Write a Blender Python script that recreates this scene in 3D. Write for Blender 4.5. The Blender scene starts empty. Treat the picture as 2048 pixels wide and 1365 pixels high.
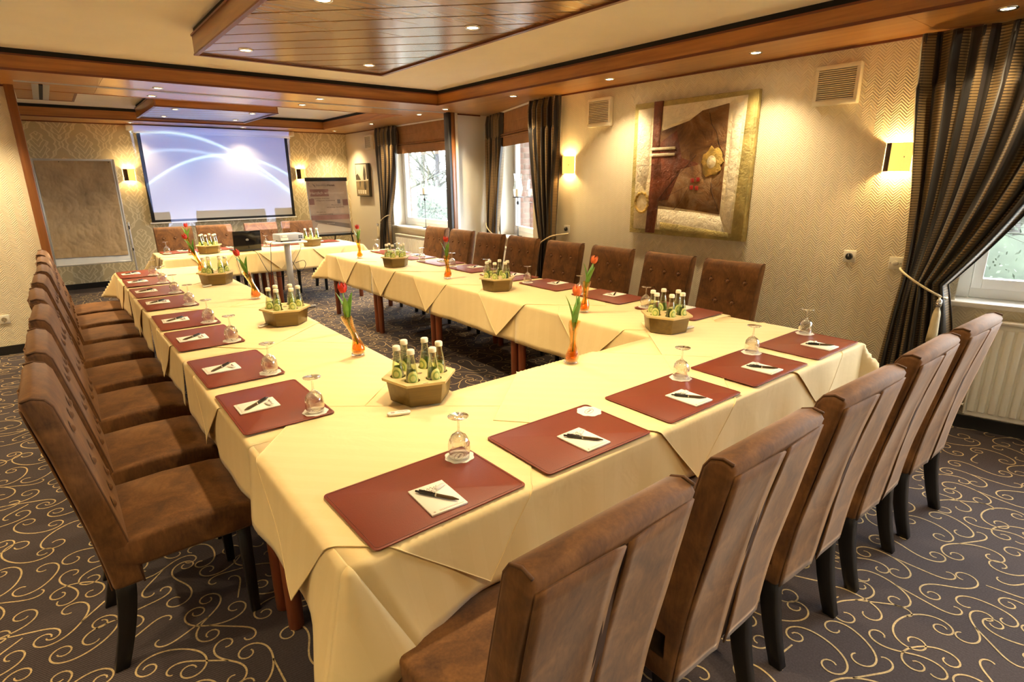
import bpy, bmesh, math, random
from mathutils import noise as mnoise
from mathutils import Vector, Matrix
random.seed(7)
PI = math.pi
S = bpy.context.scene
COL = S.collection

# ------------------------------------------------------------------ camera
FPX = 1130.9
cam_d = bpy.data.cameras.new('camera')
cam_d.sensor_width = 36.0
cam_d.lens = FPX * 36.0 / 2048.0
cam_d.clip_start = 0.05
cam = bpy.data.objects.new('camera', cam_d)
COL.objects.link(cam)
_yaw, _pit, _rol = [math.radians(a) for a in (38.47, 16.08, 0.40)]
_F = Vector((math.sin(_yaw) * math.cos(_pit), math.cos(_yaw) * math.cos(_pit), -math.sin(_pit)))
_R = Vector((math.cos(_yaw), -math.sin(_yaw), 0))
_D = _F.cross(_R)
_r2 = math.cos(_rol) * _R + math.sin(_rol) * _D
_d2 = -math.sin(_rol) * _R + math.cos(_rol) * _D
_m = Matrix((_r2, -_d2, -_F)).transposed().to_4x4()
_m.translation = Vector((0, 0, 1.62))
cam.matrix_world = _m
S.camera = cam

# ------------------------------------------------------------------ world, exposure
S.view_settings.view_transform = 'Standard'
S.view_settings.look = 'None'
S.view_settings.exposure = 1.78
S.view_settings.gamma = 1.0
S.view_settings.use_curve_mapping = False
SKY = 9.5            # overcast daylight
SPOT_W = 43.0        # every recessed spotlight
SPOT_C = (1.0, 0.77, 0.44)
SCONCE_W = 3.2
PROJ_W = 300.0
w = bpy.data.worlds.new('sky')
S.world = w
w.use_nodes = True
w.node_tree.nodes['Background'].inputs[0].default_value = (0.91, 0.955, 1.0, 1)
w.node_tree.nodes['Background'].inputs[1].default_value = SKY
S.cycles.use_denoising = True
S.cycles.max_bounces = 8
S.cycles.diffuse_bounces = 5
S.cycles.transparent_max_bounces = 16
S.cycles.sample_clamp_indirect = 6.0
S.cycles.caustics_reflective = False
S.cycles.caustics_refractive = False


def portal(loc, rot, sx, sz):
    l = bpy.data.lights.new('window_portal', 'AREA')
    l.shape = 'RECTANGLE'; l.size = sx; l.size_y = sz
    l.cycles.is_portal = True
    o = bpy.data.objects.new('window_portal', l)
    COL.objects.link(o); o.location = loc; o.rotation_euler = rot
    return o


# ------------------------------------------------------------------ materials
class NT:
    def __init__(s, name):
        s.m = bpy.data.materials.new(name); s.m.use_nodes = True
        s.t = s.m.node_tree; s.n = s.t.nodes; s.l = s.t.links
        s.b = s.n['Principled BSDF']
        s._tc = None

    def set(s, **k):
        for a, v in k.items():
            s.inp(s.b, a.replace('_', ' '), v)
        return s

    def inp(s, node, key, v):
        i = node.inputs[key]
        if hasattr(v, 'is_output') or isinstance(v, bpy.types.NodeSocket):
            s.l.new(v, i)
        elif isinstance(v, (tuple, list)) and i.type == 'RGBA' and len(v) == 3:
            i.default_value = (*v, 1)
        else:
            i.default_value = v

    def tc(s, out='Object'):
        if s._tc is None:
            s._tc = s.n.new('ShaderNodeTexCoord')
        return s._tc.outputs[out]

    def math(s, op, a, b=0.0, c=0.0):
        n = s.n.new('ShaderNodeMath'); n.operation = op
        for i, v in enumerate((a, b, c)):
            if isinstance(v, bpy.types.NodeSocket): s.l.new(v, n.inputs[i])
            else: n.inputs[i].default_value = v
        return n.outputs[0]

    def xyz(s, v):
        n = s.n.new('ShaderNodeSeparateXYZ'); s.l.new(v, n.inputs[0]); return n.outputs

    def mapping(s, v, scale=(1, 1, 1), rot=(0, 0, 0), loc=(0, 0, 0)):
        n = s.n.new('ShaderNodeMapping'); s.l.new(v, n.inputs[0])
        n.inputs['Scale'].default_value = scale; n.inputs['Rotation'].default_value = rot
        n.inputs['Location'].default_value = loc
        return n.outputs[0]

    def noise(s, v, scale, detail=3, rough=.5, dist=0):
        n = s.n.new('ShaderNodeTexNoise'); s.l.new(v, n.inputs['Vector'])
        n.inputs['Scale'].default_value = scale; n.inputs['Detail'].default_value = detail
        n.inputs['Roughness'].default_value = rough; n.inputs['Distortion'].default_value = dist
        return n.outputs[0]

    def ramp(s, f, stops, interp='LINEAR'):
        n = s.n.new('ShaderNodeValToRGB'); s.l.new(f, n.inputs[0]); n.color_ramp.interpolation = interp
        e = n.color_ramp.elements
        while len(e) < len(stops): e.new(0.5)
        for i, (p, c) in enumerate(stops):
            e[i].position = p; e[i].color = (*c, 1) if len(c) == 3 else c
        return n.outputs[0]

    def mix(s, f, a, b, mode='MIX'):
        n = s.n.new('ShaderNodeMix'); n.data_type = 'RGBA'; n.blend_type = mode
        for i, v in ((0, f), (6, a), (7, b)):
            if isinstance(v, bpy.types.NodeSocket): s.l.new(v, n.inputs[i])
            elif i == 0: n.inputs[0].default_value = v
            else: n.inputs[i].default_value = (*v, 1)
        return n.outputs[2]

    def bump(s, h, strength=.3, dist=.01):
        n = s.n.new('ShaderNodeBump'); s.l.new(h, n.inputs['Height'])
        n.inputs['Strength'].default_value = strength; n.inputs['Distance'].default_value = dist
        s.l.new(n.outputs[0], s.b.inputs['Normal'])
        return s


M = {}


def simple(name, col, rough=.5, metal=0.0, var=0.0, vscale=8.0, bump=0.0, bscale=60.0, bdist=.004, **k):
    t = NT(name); t.set(Roughness=rough, Metallic=metal)
    if var:
        nz = t.noise(t.tc(), vscale, 4)
        c2 = tuple(max(0, c * (1 - var)) for c in col); c1 = tuple(min(1, c * (1 + var)) for c in col)
        t.set(Base_Color=t.ramp(nz, [(.3, c2), (.7, c1)]))
    else:
        t.set(Base_Color=col)
    if bump: t.bump(t.noise(t.tc(), bscale, 5, .6, .5), bump, bdist)
    if k: t.set(**k)
    M[name] = t.m
    return t


def wood(name, light, dark, axis='X', rough=.28, coat=.35, scale=1.0, rot=0.0):
    t = NT(name)
    sc = {'X': (1.2, 22, 22), 'Y': (22, 1.2, 22), 'Z': (22, 22, 1.2)}[axis]
    v = t.mapping(t.tc(), tuple(a * scale for a in sc), (0, 0, rot))
    a = t.noise(v, 1.0, 5, .6, .6)
    v2 = t.mapping(t.tc(), tuple(a_ * scale * .22 for a_ in sc), (0, 0, rot))
    b = t.noise(v2, 1.0, 3, .5, 2.5)
    f = t.math('ADD', t.math('MULTIPLY', a, .55), t.math('MULTIPLY', b, .45))
    t.set(Base_Color=t.ramp(f, [(.33, dark), (.62, light)]), Roughness=rough)
    t.set(Coat_Weight=coat, Coat_Roughness=.18)
    if name != 'plank': t.bump(a, .02, .001)
    M[name] = t.m


def emis(name, col, strength):
    t = NT(name); t.set(Base_Color=col, Emission_Color=col, Emission_Strength=strength); M[name] = t.m


def glassy(name, tint, alpha, rough=.03, ior=1.45):
    # thin glass: mostly see-through, fresnel gloss
    m = bpy.data.materials.new(name); m.use_nodes = True; t = m.node_tree; n = t.nodes; l = t.links
    n.remove(n['Principled BSDF']); out = n['Material Output']
    tr = n.new('ShaderNodeBsdfTransparent'); tr.inputs[0].default_value = (*tint, 1)
    gl = n.new('ShaderNodeBsdfGlossy'); gl.inputs['Roughness'].default_value = rough
    gl.inputs[0].default_value = (1, 1, 1, 1)
    lw = n.new('ShaderNodeLayerWeight'); lw.inputs[0].default_value = .34
    mx = n.new('ShaderNodeMixShader')
    mp = n.new('ShaderNodeMath'); mp.operation = 'MULTIPLY_ADD'
    l.new(lw.outputs['Facing'], mp.inputs[0]); mp.inputs[1].default_value = alpha; mp.inputs[2].default_value = .04
    l.new(mp.outputs[0], mx.inputs[0]); l.new(tr.outputs[0], mx.inputs[1]); l.new(gl.outputs[0], mx.inputs[2])
    l.new(mx.outputs[0], out.inputs[0])
    M[name] = m


# cloth: woven damask stripes
t = NT('cloth')
px = t.xyz(t.tc())
st = t.math('PINGPONG', t.math('ADD', px[0], px[1]), .05)
sm_ = t.math('SMOOTH_MIN', t.math('MULTIPLY', t.math('GREATER_THAN', st, .03), 1.0), 1.0, .1)
t.set(Base_Color=t.mix(sm_, (.82, .64, .32), (.835, .655, .335)), Roughness=.72)
t.set(Sheen_Weight=.15)
cr = t.math('LESS_THAN', t.math('MINIMUM', t.math('PINGPONG', t.math('ADD', px[0], .11), .23), t.math('PINGPONG', t.math('ADD', px[1], .05), .31)), .004)
hh_ = t.math('ADD', t.math('MULTIPLY', t.noise(t.tc(), 7, 3, .5, .6), 1.0), t.math('ADD', t.math('MULTIPLY', cr, .10), t.math('MULTIPLY', sm_, .03)))
t.bump(hh_, .30, .012)
M['cloth'] = t.m
# brown suede
t = NT('suede')
nz = t.noise(t.tc(), 9, 5, .6, .8)
nz2 = t.noise(t.mapping(t.tc(), (60, 60, 14)), 2.0, 3, .6)
f = t.math('ADD', t.math('MULTIPLY', nz, .75), t.math('MULTIPLY', nz2, .25))
t.set(Base_Color=t.ramp(f, [(.34, (.062, .022, .004)), (.50, (.132, .051, .010)), (.68, (.225, .097, .024))]), Roughness=.8)
t.set(Sheen_Weight=.42, Sheen_Roughness=.4, Sheen_Tint=(.72, .53, .40))
t.bump(nz, .08, .006)
M['suede'] = t.m
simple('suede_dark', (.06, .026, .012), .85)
simple('tuft_shade', (.062, .023, .006), .85)
simple('suede_seam', (.11, .048, .018), .85)
simple('chair_black', (.008, .007, .007), .32)
wood('wood_x', (.47, .19, .045), (.22, .075, .016), 'X')
wood('wood_y', (.47, .19, .045), (.22, .075, .016), 'Y')
wood('soffit_x', (.58, .285, .082), (.43, .185, .045), 'X', .3, .45)
wood('soffit_y', (.58, .285, .082), (.43, .185, .045), 'Y', .3, .45)
wood('plank', (.37, .195, .066), (.25, .12, .036), 'X', .24, .5, 1.0, math.radians(45))
wood('wood_z', (.27, .105, .03), (.15, .05, .014), 'Z', .35, .2)
wood('table_leg_wood', (.30, .078, .026), (.20, .045, .016), 'Z', .35, .3)
wood('tray_wood', (.17, .105, .020), (.10, .06, .011), 'X', .4, .2, 2)
simple('bead', (.15, .035, .012), .35)
simple('black_gap', (.004, .004, .004), .8)
simple('ceiling_paint', (.93, .89, .79), .9, bump=.25, bscale=140, var=.02, vscale=3)
simple('black_base', (.010, .009, .009), .5)
# herringbone embossed wallpaper
for nm, ax in (('wallpaper_x', 0),):
    t = NT(nm)
    p = t.xyz(t.tc())
    tri = t.math('PINGPONG', p[ax], .045)
    ph = t.math('ADD', t.math('MULTIPLY', tri, 1.0), p[2])
    h = t.math('SINE', t.math('MULTIPLY', ph, 2 * PI / .019))
    t.set(Base_Color=t.mix(t.math('MULTIPLY_ADD', h, .5, .5), (.755, .675, .50), (.80, .72, .55)), Roughness=.75)
    t.bump(h, .4, .0022)
    M[nm] = t.m
# damask wallpaper on the back wall
t = NT('damask')
p = t.xyz(t.tc())
PX, PZ = .53, .72
nzd = t.noise(t.tc(), 14, 2)
u = t.math('ADD', t.math('DIVIDE', p[0], PX), t.math('MULTIPLY', nzd, .05)); v = t.math('ADD', t.math('DIVIDE', p[2], PZ), t.math('MULTIPLY', t.noise(t.tc(), 11, 2), .05))


def cellshape(t, u, v, ou, ov):
    a = t.math('SUBTRACT', t.math('FRACT', t.math('ADD', u, ou)), .5)
    b = t.math('SUBTRACT', t.math('FRACT', t.math('ADD', v, ov)), .5)
    a = t.math('MULTIPLY', t.math('ABSOLUTE', a), 1.0)
    # pointed oval with lobed edge
    prof = t.math('MULTIPLY', t.math('POWER', t.math('COSINE', t.math('MULTIPLY', b, PI)), 1.5), .34)
    lob = t.math('MULTIPLY', t.math('ABSOLUTE', t.math('SINE', t.math('MULTIPLY', b, 21.0))), .05)
    edge = t.math('SUBTRACT', a, t.math('ADD', prof, lob))
    ring = t.math('LESS_THAN', t.math('ABSOLUTE', edge), .02)
    prof2 = t.math('MULTIPLY', t.math('COSINE', t.math('MULTIPLY', t.math('ADD', b, .06), PI * 1.55)), .20)
    lob2 = t.math('MULTIPLY', t.math('SINE', t.math('MULTIPLY', b, 44.0)), .035)
    e2 = t.math('SUBTRACT', a, t.math('ADD', prof2, lob2))
    ring2 = t.math('LESS_THAN', t.math('ABSOLUTE', e2), .018)
    vein = t.math('LESS_THAN', t.math('ABSOLUTE', t.math('SUBTRACT', t.math('FRACT', t.math('MULTIPLY', t.math('SUBTRACT', b, t.math('MULTIPLY', a, 1.1)), 9.0)), .5)), .13)
    vein = t.math('MULTIPLY', vein, t.math('LESS_THAN', e2, 0.0))
    return t.math('MAXIMUM', t.math('MAXIMUM', ring, ring2), vein)


pat = t.math('MAXIMUM', cellshape(t, u, v, 0, 0), cellshape(t, u, v, .5, .5))
grain = t.noise(t.tc(), 90, 2)
pat = t.math('MULTIPLY', pat, t.math('MULTIPLY_ADD', grain, .9, .35))
t.set(Base_Color=t.mix(pat, (.56, .48, .30), (.80, .72, .52)), Roughness=t.math('MULTIPLY_ADD', pat, -.25, .6))
M['damask'] = t.m
# carpet
t = NT('carpet')
p = t.xyz(t.tc())
rib = t.math('SINE', t.math('MULTIPLY', t.math('ADD', p[0], t.math('MULTIPLY', p[1], .6)), 2 * PI / .007))
nz = t.noise(t.tc(), 150, 2)
f = t.math('ADD', t.math('MULTIPLY', rib, .25), t.math('ADD', t.math('MULTIPLY', nz, .6), .1))
t.set(Base_Color=t.ramp(f, [(.2, (.026, .018, .019)), (.75, (.078, .058, .064))]), Roughness=.95)
t.bump(f, .25, .003)
M['carpet'] = t.m
simple('carpet_scroll', (.46, .34, .17), .9, var=.25, vscale=90)
simple('leather', (.185, .028, .009), .42, bump=.15, bscale=260, var=.1, vscale=3)
simple('leather_edge', (.13, .022, .012), .45)
simple('paper', (.86, .80, .70), .7)
simple('ink', (.16, .10, .08), .7)
simple('ink_light', (.42, .34, .28), .7)
simple('pen_black', (.012, .009, .006), .25)
simple('pen_bronze', (.085, .05, .016), .35, .5)
simple('wrapper', (.72, .70, .64), .25)
glassy('glass', (.95, .95, .935), 1.0)
glassy('pane', (.97, .985, .98), .35)
glassy('bottle_glass', (.90, .955, .80), .7)
glassy('amber', (.97, .80, .42), .6)
glassy('amber_dark', (.93, .64, .24), .4)
glassy('water', (.93, .95, .80), .2)
simple('cap', (.80, .74, .56), .5)
simple('bottle_label', (.62, .66, .22), .5, var=.1, vscale=120)
simple('label_ring', (.30, .42, .10), .5)
simple('tray_top', (.60, .46, .21), .5)
simple('tulip_red', (.62, .030, .012), .45, var=.3, vscale=40)
simple('tulip_orange', (.85, .16, .03), .45, var=.3, vscale=40)
simple('leaf', (.13, .30, .035), .45, var=.25, vscale=30)
simple('stem', (.16, .30, .05), .5)
simple('screen_cloth', (.62, .62, .62), .85)
simple('black', (.006, .006, .007), .4)
simple('black_gloss', (.004, .004, .005), .15)
simple('grey_plastic', (.32, .33, .36), .5)
simple('white_plastic', (.78, .75, .66), .45)
simple('cream_plastic', (.80, .73, .56), .5)
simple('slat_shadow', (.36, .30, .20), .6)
simple('alu', (.60, .62, .66), .35, .7)
simple('board_white', (.70, .74, .80), .4)
simple('brown_paper', (.40, .295, .175), .8, var=.16, vscale=5, bump=1.0, bscale=9)
simple('radiator', (.82, .80, .74), .35)
simple('window_white', (.86, .86, .84), .35)
simple('sill_white', (.86, .84, .80), .3)
simple('reveal', (.86, .83, .74), .8)
simple('blind', (.30, .155, .065), .8, var=.12, vscale=12)
simple('cord', (.78, .66, .42), .6, bump=.6, bscale=300)
simple('silver', (.75, .75, .78), .2, 1.0)
simple('chrome', (.80, .76, .66), .12, 1.0)
simple('gold', (.72, .42, .09), .35, .8, var=.25, vscale=40)
simple('sconce_brown', (.055, .022, .008), .4)
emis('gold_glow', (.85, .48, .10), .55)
emis('bulb', (1.0, .80, .45), 30.0)
emis('lamp_face', (1.0, .82, .50), 14.0)
emis('proj_lens', (.8, .88, 1.0), 12.0)
simple('iron', (.05, .05, .055), .5, .6)
simple('wax', (.85, .78, .62), .6)
simple('brick', (0.085, 0.026, 0.014), .85, var=.25, vscale=14, bump=.5, bscale=40)
simple('mortar', (0.11, 0.1, 0.085), .95)
simple('bark', (0.022, 0.02, 0.017), .9, var=.3, vscale=10)
simple('twig', (0.028, 0.03, 0.02), .9)
simple('bush_leaf', (0.011, 0.021, 0.012), .7, var=.35, vscale=5)
simple('far_leaf', (0.026, 0.036, 0.02), .8, var=.35, vscale=3)
simple('grass', (0.035, 0.043, 0.026), .95, var=.2, vscale=2)
simple('path', (0.085, 0.085, 0.082), .95, var=.1, vscale=3)
# painting colours
simple('p_cream', (.80, .70, .48), .6, var=.22, vscale=7, bump=.9, bscale=22, bdist=.025)
simple('p_olive', (.44, .36, .13), .6, var=.35, vscale=6, bump=.8, bscale=25, bdist=.025)
simple('p_white', (.86, .78, .60), .6, var=.12, vscale=9, bump=.9, bscale=26, bdist=.025)
simple('p_red', (.17, .042, .013), .5, var=.5, vscale=7, bump=.8, bscale=22, bdist=.025)
t = NT('p_brown')
nz = t.noise(t.tc(), 3.0, 6, .65, 1.4)
t.set(Base_Color=t.ramp(nz, [(.34, (.10, .038, .010)), (.5, (.23, .105, .030)), (.64, (.32, .20, .10))]), Roughness=.6)
t.bump(t.noise(t.tc(), 6, 6, .7, 2.0), 1.0, .03)
M['p_brown'] = t.m
simple('p_gold', (.62, .42, .10), .5, var=.35, vscale=20, bump=1.0, bscale=40, bdist=.025)
simple('p_scarlet', (.34, .016, .010), .4)
simple('p_line', (.05, .02, .008), .6)
simple('poster_base', (.52, .43, .38), .5)
simple('poster_pale', (.60, .50, .43), .5, var=.12, vscale=8)
simple('poster_rose', (.36, .20, .19), .5, var=.2, vscale=6)
simple('poster_grey', (.22, .19, .19), .45)
simple('poster_white', (.80, .74, .68), .5)
simple('photo_sky', (.62, .56, .42), .5, var=.25, vscale=5)
simple('photo_dark', (.06, .045, .025), .5)
simple('photo_mid', (.24, .17, .08), .5, var=.3, vscale=9)
# curtain: vertical bands with fine weft lines, by UV
t = NT('curtain')
uv = t.xyz(t.tc('UV'))
band = t.math('FRACT', t.math('MULTIPLY', uv[0], 11.0))
weft = t.math('GREATER_THAN', t.math('FRACT', t.math('MULTIPLY', uv[1], 150.0)), .45)
base = t.ramp(band, [(0, (.014, .009, .007)), (.28, (.042, .026, .014)), (.5, (.085, .05, .019)), (.78, (.035, .028, .027)), (.92, (.007, .005, .004))], 'CONSTANT')
gold = t.math('MULTIPLY', weft, t.math('MULTIPLY', t.math('GREATER_THAN', band, .28), t.math('LESS_THAN', band, .78)))
t.set(Base_Color=t.mix(t.math('MULTIPLY', gold, .75), base, (.30, .20, .085)), Roughness=.42)
t.set(Sheen_Weight=.3, Sheen_Roughness=.4)
M['curtain'] = t.m


# ------------------------------------------------------------------ mesh builder
class MB:
    def __init__(s):
        s.v = []; s.f = []; s.mi = []; s.sm = []; s.uv = None

    def add(s, vs, fs, mat=0, smooth=False):
        o = len(s.v)
        s.v += [tuple(v) for v in vs]
        for f in fs:
            s.f.append(tuple(i + o for i in f)); s.mi.append(mat); s.sm.append(smooth)
        return s

    def box(s, x0, x1, y0, y1, z0, z1, mat=0):
        vs = [(x, y, z) for z in (z0, z1) for y in (y0, y1) for x in (x0, x1)]
        return s.add(vs, [(0, 2, 3, 1), (4, 5, 7, 6), (0, 1, 5, 4), (2, 6, 7, 3), (0, 4, 6, 2), (1, 3, 7, 5)], mat)

    def cbox(s, c, d, mat=0):
        return s.box(c[0] - d[0] / 2, c[0] + d[0] / 2, c[1] - d[1] / 2, c[1] + d[1] / 2, c[2] - d[2] / 2, c[2] + d[2] / 2, mat)

    def prism(s, poly, a, b, axis='z', mat=0, smooth=False):
        n = len(poly)
        P = {'z': lambda p, h: (p[0], p[1], h), 'x': lambda p, h: (h, p[0], p[1]), 'y': lambda p, h: (p[0], h, p[1])}[axis]
        vs = [P(p, a) for p in poly] + [P(p, b) for p in poly]
        s.add(vs, [tuple(range(n))[::-1], tuple(range(n, 2 * n))], mat)
        o = len(s.v) - 2 * n
        for i in range(n):
            j = (i + 1) % n
            s.f.append((o + i, o + j, o + n + j, o + n + i)); s.mi.append(mat); s.sm.append(smooth)
        return s

    def lathe(s, prof, n=24, c=(0, 0, 0), mat=0, smooth=True, off=None):
        vs = []; fs = []
        k = len(prof)
        for j, (r, z) in enumerate(prof):
            ox, oy = off(z) if off else (0, 0)
            for i in range(n):
                a = 2 * PI * i / n
                vs.append((c[0] + ox + r * math.cos(a), c[1] + oy + r * math.sin(a), c[2] + z))
        for j in range(k - 1):
            for i in range(n):
                i2 = (i + 1) % n
                fs.append((j * n + i, j * n + i2, (j + 1) * n + i2, (j + 1) * n + i))
        return s.add(vs, fs, mat, smooth)

    def disc(s, c, r, n=24, mat=0, up=True, ry=None):
        vs = [(c[0] + r * math.cos(2 * PI * i / n), c[1] + (ry or r) * math.sin(2 * PI * i / n), c[2]) for i in range(n)]
        f = tuple(range(n))
        return s.add(vs, [f if up else f[::-1]], mat)

    def tube(s, pts, r, n=8, mat=0, cap=True, smooth=True):
        pts = [Vector(p) for p in pts]
        rr = r if isinstance(r, (list, tuple)) else [r] * len(pts)
        vs = []; fs = []
        up = Vector((0, 0, 1)); prev = None
        for i, p in enumerate(pts):
            d = (pts[min(i + 1, len(pts) - 1)] - pts[max(i - 1, 0)]).normalized()
            if prev is None:
                a = d.cross(up)
                if a.length < 1e-3: a = d.cross(Vector((1, 0, 0)))
            else:
                a = prev - d * prev.dot(d)
            a.normalize(); prev = a
            b = d.cross(a)
            for k in range(n):
                t_ = 2 * PI * k / n
                vs.append(p + (a * math.cos(t_) + b * math.sin(t_)) * rr[i])
        for i in range(len(pts) - 1):
            for k in range(n):
                k2 = (k + 1) % n
                fs.append((i * n + k, i * n + k2, (i + 1) * n + k2, (i + 1) * n + k))
        if cap:
            fs.append(tuple(range(n))[::-1]); fs.append(tuple(range((len(pts) - 1) * n, len(pts) * n)))
        return s.add(vs, fs, mat, smooth)

    def grid(s, fn, us, vs_, mat=0, smooth=True, uv=False):
        nu, nv = len(us), len(vs_)
        o = len(s.v)
        V = [fn(u, v) for v in vs_ for u in us]
        F = [(j * nu + i, j * nu + i + 1, (j + 1) * nu + i + 1, (j + 1) * nu + i) for j in range(nv - 1) for i in range(nu - 1)]
        s.add(V, F, mat, smooth)
        if uv:
            s.uv = (o, [(u, v) for v in vs_ for u in us])
        return s

    def build(s, name, mats, parent=None, loc=(0, 0, 0), rot=(0, 0, 0), bevel=0.0, seg=2, angle=35, weld=False, solid=0.0):
        me = bpy.data.meshes.new(name)
        me.from_pydata(s.v, [], s.f)
        if isinstance(mats, str): mats = [mats]
        for m in mats: me.materials.append(M[m])
        me.polygons.foreach_set('material_index', s.mi)
        me.polygons.foreach_set('use_smooth', s.sm)
        if s.uv:
            lay = me.uv_layers.new(name='UVMap')
            o, cs = s.uv
            for lp in me.loops:
                k = lp.vertex_index - o
                if 0 <= k < len(cs): lay.data[lp.index].uv = cs[k]
        if bevel or weld:
            bm = bmesh.new(); bm.from_mesh(me)
            if weld: bmesh.ops.remove_doubles(bm, verts=bm.verts, dist=1e-5)
            if bevel:
                ed = [e for e in bm.edges if len(e.link_faces) == 2 and e.calc_face_angle(0) > math.radians(angle)]
                bmesh.ops.bevel(bm, geom=ed, offset=bevel, segments=seg, affect='EDGES', profile=.5, clamp_overlap=True)
                for f in bm.faces: f.smooth = True
            bm.to_mesh(me); bm.free()
            if bevel:
                me.set_sharp_from_angle(angle=math.radians(50))
        me.validate(); me.update()
        o = bpy.data.objects.new(name, me)
        COL.objects.link(o)
        o.location = loc; o.rotation_euler = rot
        if parent: o.parent = parent
        if solid:
            md = o.modifiers.new('thickness', 'SOLIDIFY'); md.thickness = solid; md.offset = 0
        return o


def empty(name, loc=(0, 0, 0), rz=0.0):
    o = bpy.data.objects.new(name, None); COL.objects.link(o)
    o.location = loc; o.rotation_euler = (0, 0, rz); o.empty_display_size = .1
    return o


def tag(o, label, cat, group=None):
    o['label'] = label; o['category'] = cat
    if group: o['group'] = group
    return o


def struct(o, label=None, cat=None):
    o['kind'] = 'structure'
    if label: o['label'] = label
    if cat: o['category'] = cat
    return o


def copy_tree(root, loc, rz, parent=None):
    r = root.copy(); COL.objects.link(r)
    r.location = loc; r.rotation_euler = (0, 0, rz)
    for ch in [c for c in ALLKIDS.get(root.name, root.children)]:
        c = ch.copy(); COL.objects.link(c); c.parent = r
        for g in ch.children:
            d = g.copy(); COL.objects.link(d); d.parent = c
    return r


ALLKIDS = {}


class Proto:
    """first call places the prototype itself, later calls copies"""
    def __init__(s, root): s.root = root; s.used = False

    def at(s, loc, rz, label, cat, group=None):
        if not s.used:
            s.used = True; o = s.root; o.location = loc; o.rotation_euler = (0, 0, rz)
        else:
            o = copy_tree(s.root, loc, rz)
        return tag(o, label, cat, group)


def text(s, size, mat, parent, loc, rot=(0, 0, 0), name='lettering', align='LEFT', bold=0.0, ext=.0006):
    c = bpy.data.curves.new(name, 'FONT'); c.body = s; c.size = size; c.extrude = ext; c.align_x = align
    c.offset = bold; c.resolution_u = 3
    c.materials.append(M[mat])
    tmp = bpy.data.objects.new(name + '_curve', c); COL.objects.link(tmp)
    me = bpy.data.meshes.new_from_object(tmp)
    bpy.data.objects.remove(tmp); me.name = name
    o = bpy.data.objects.new(name, me); COL.objects.link(o); o.parent = parent
    o.location = loc; o.rotation_euler = rot
    return o


def lin(a, b, n): return [a + (b - a) * i / (n - 1) for i in range(n)]


ORD = ['first', 'second', 'third', 'fourth', 'fifth', 'sixth', 'seventh', 'eighth', 'ninth', 'tenth', 'eleventh', 'twelfth']

# ------------------------------------------------------------------ room shell
ZS = 2.46; ZF = 2.575; ZC = 2.615
XR = 4.43; XL = -2.6; YN = -2.8; YB = 11.0; XF = 4.69; XO = 5.6
struct(MB().box(XL, XO, YN, YB, -.1, 0).build('floor', 'carpet'), 'dark patterned carpet with gold scrolls', 'floor')


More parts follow.
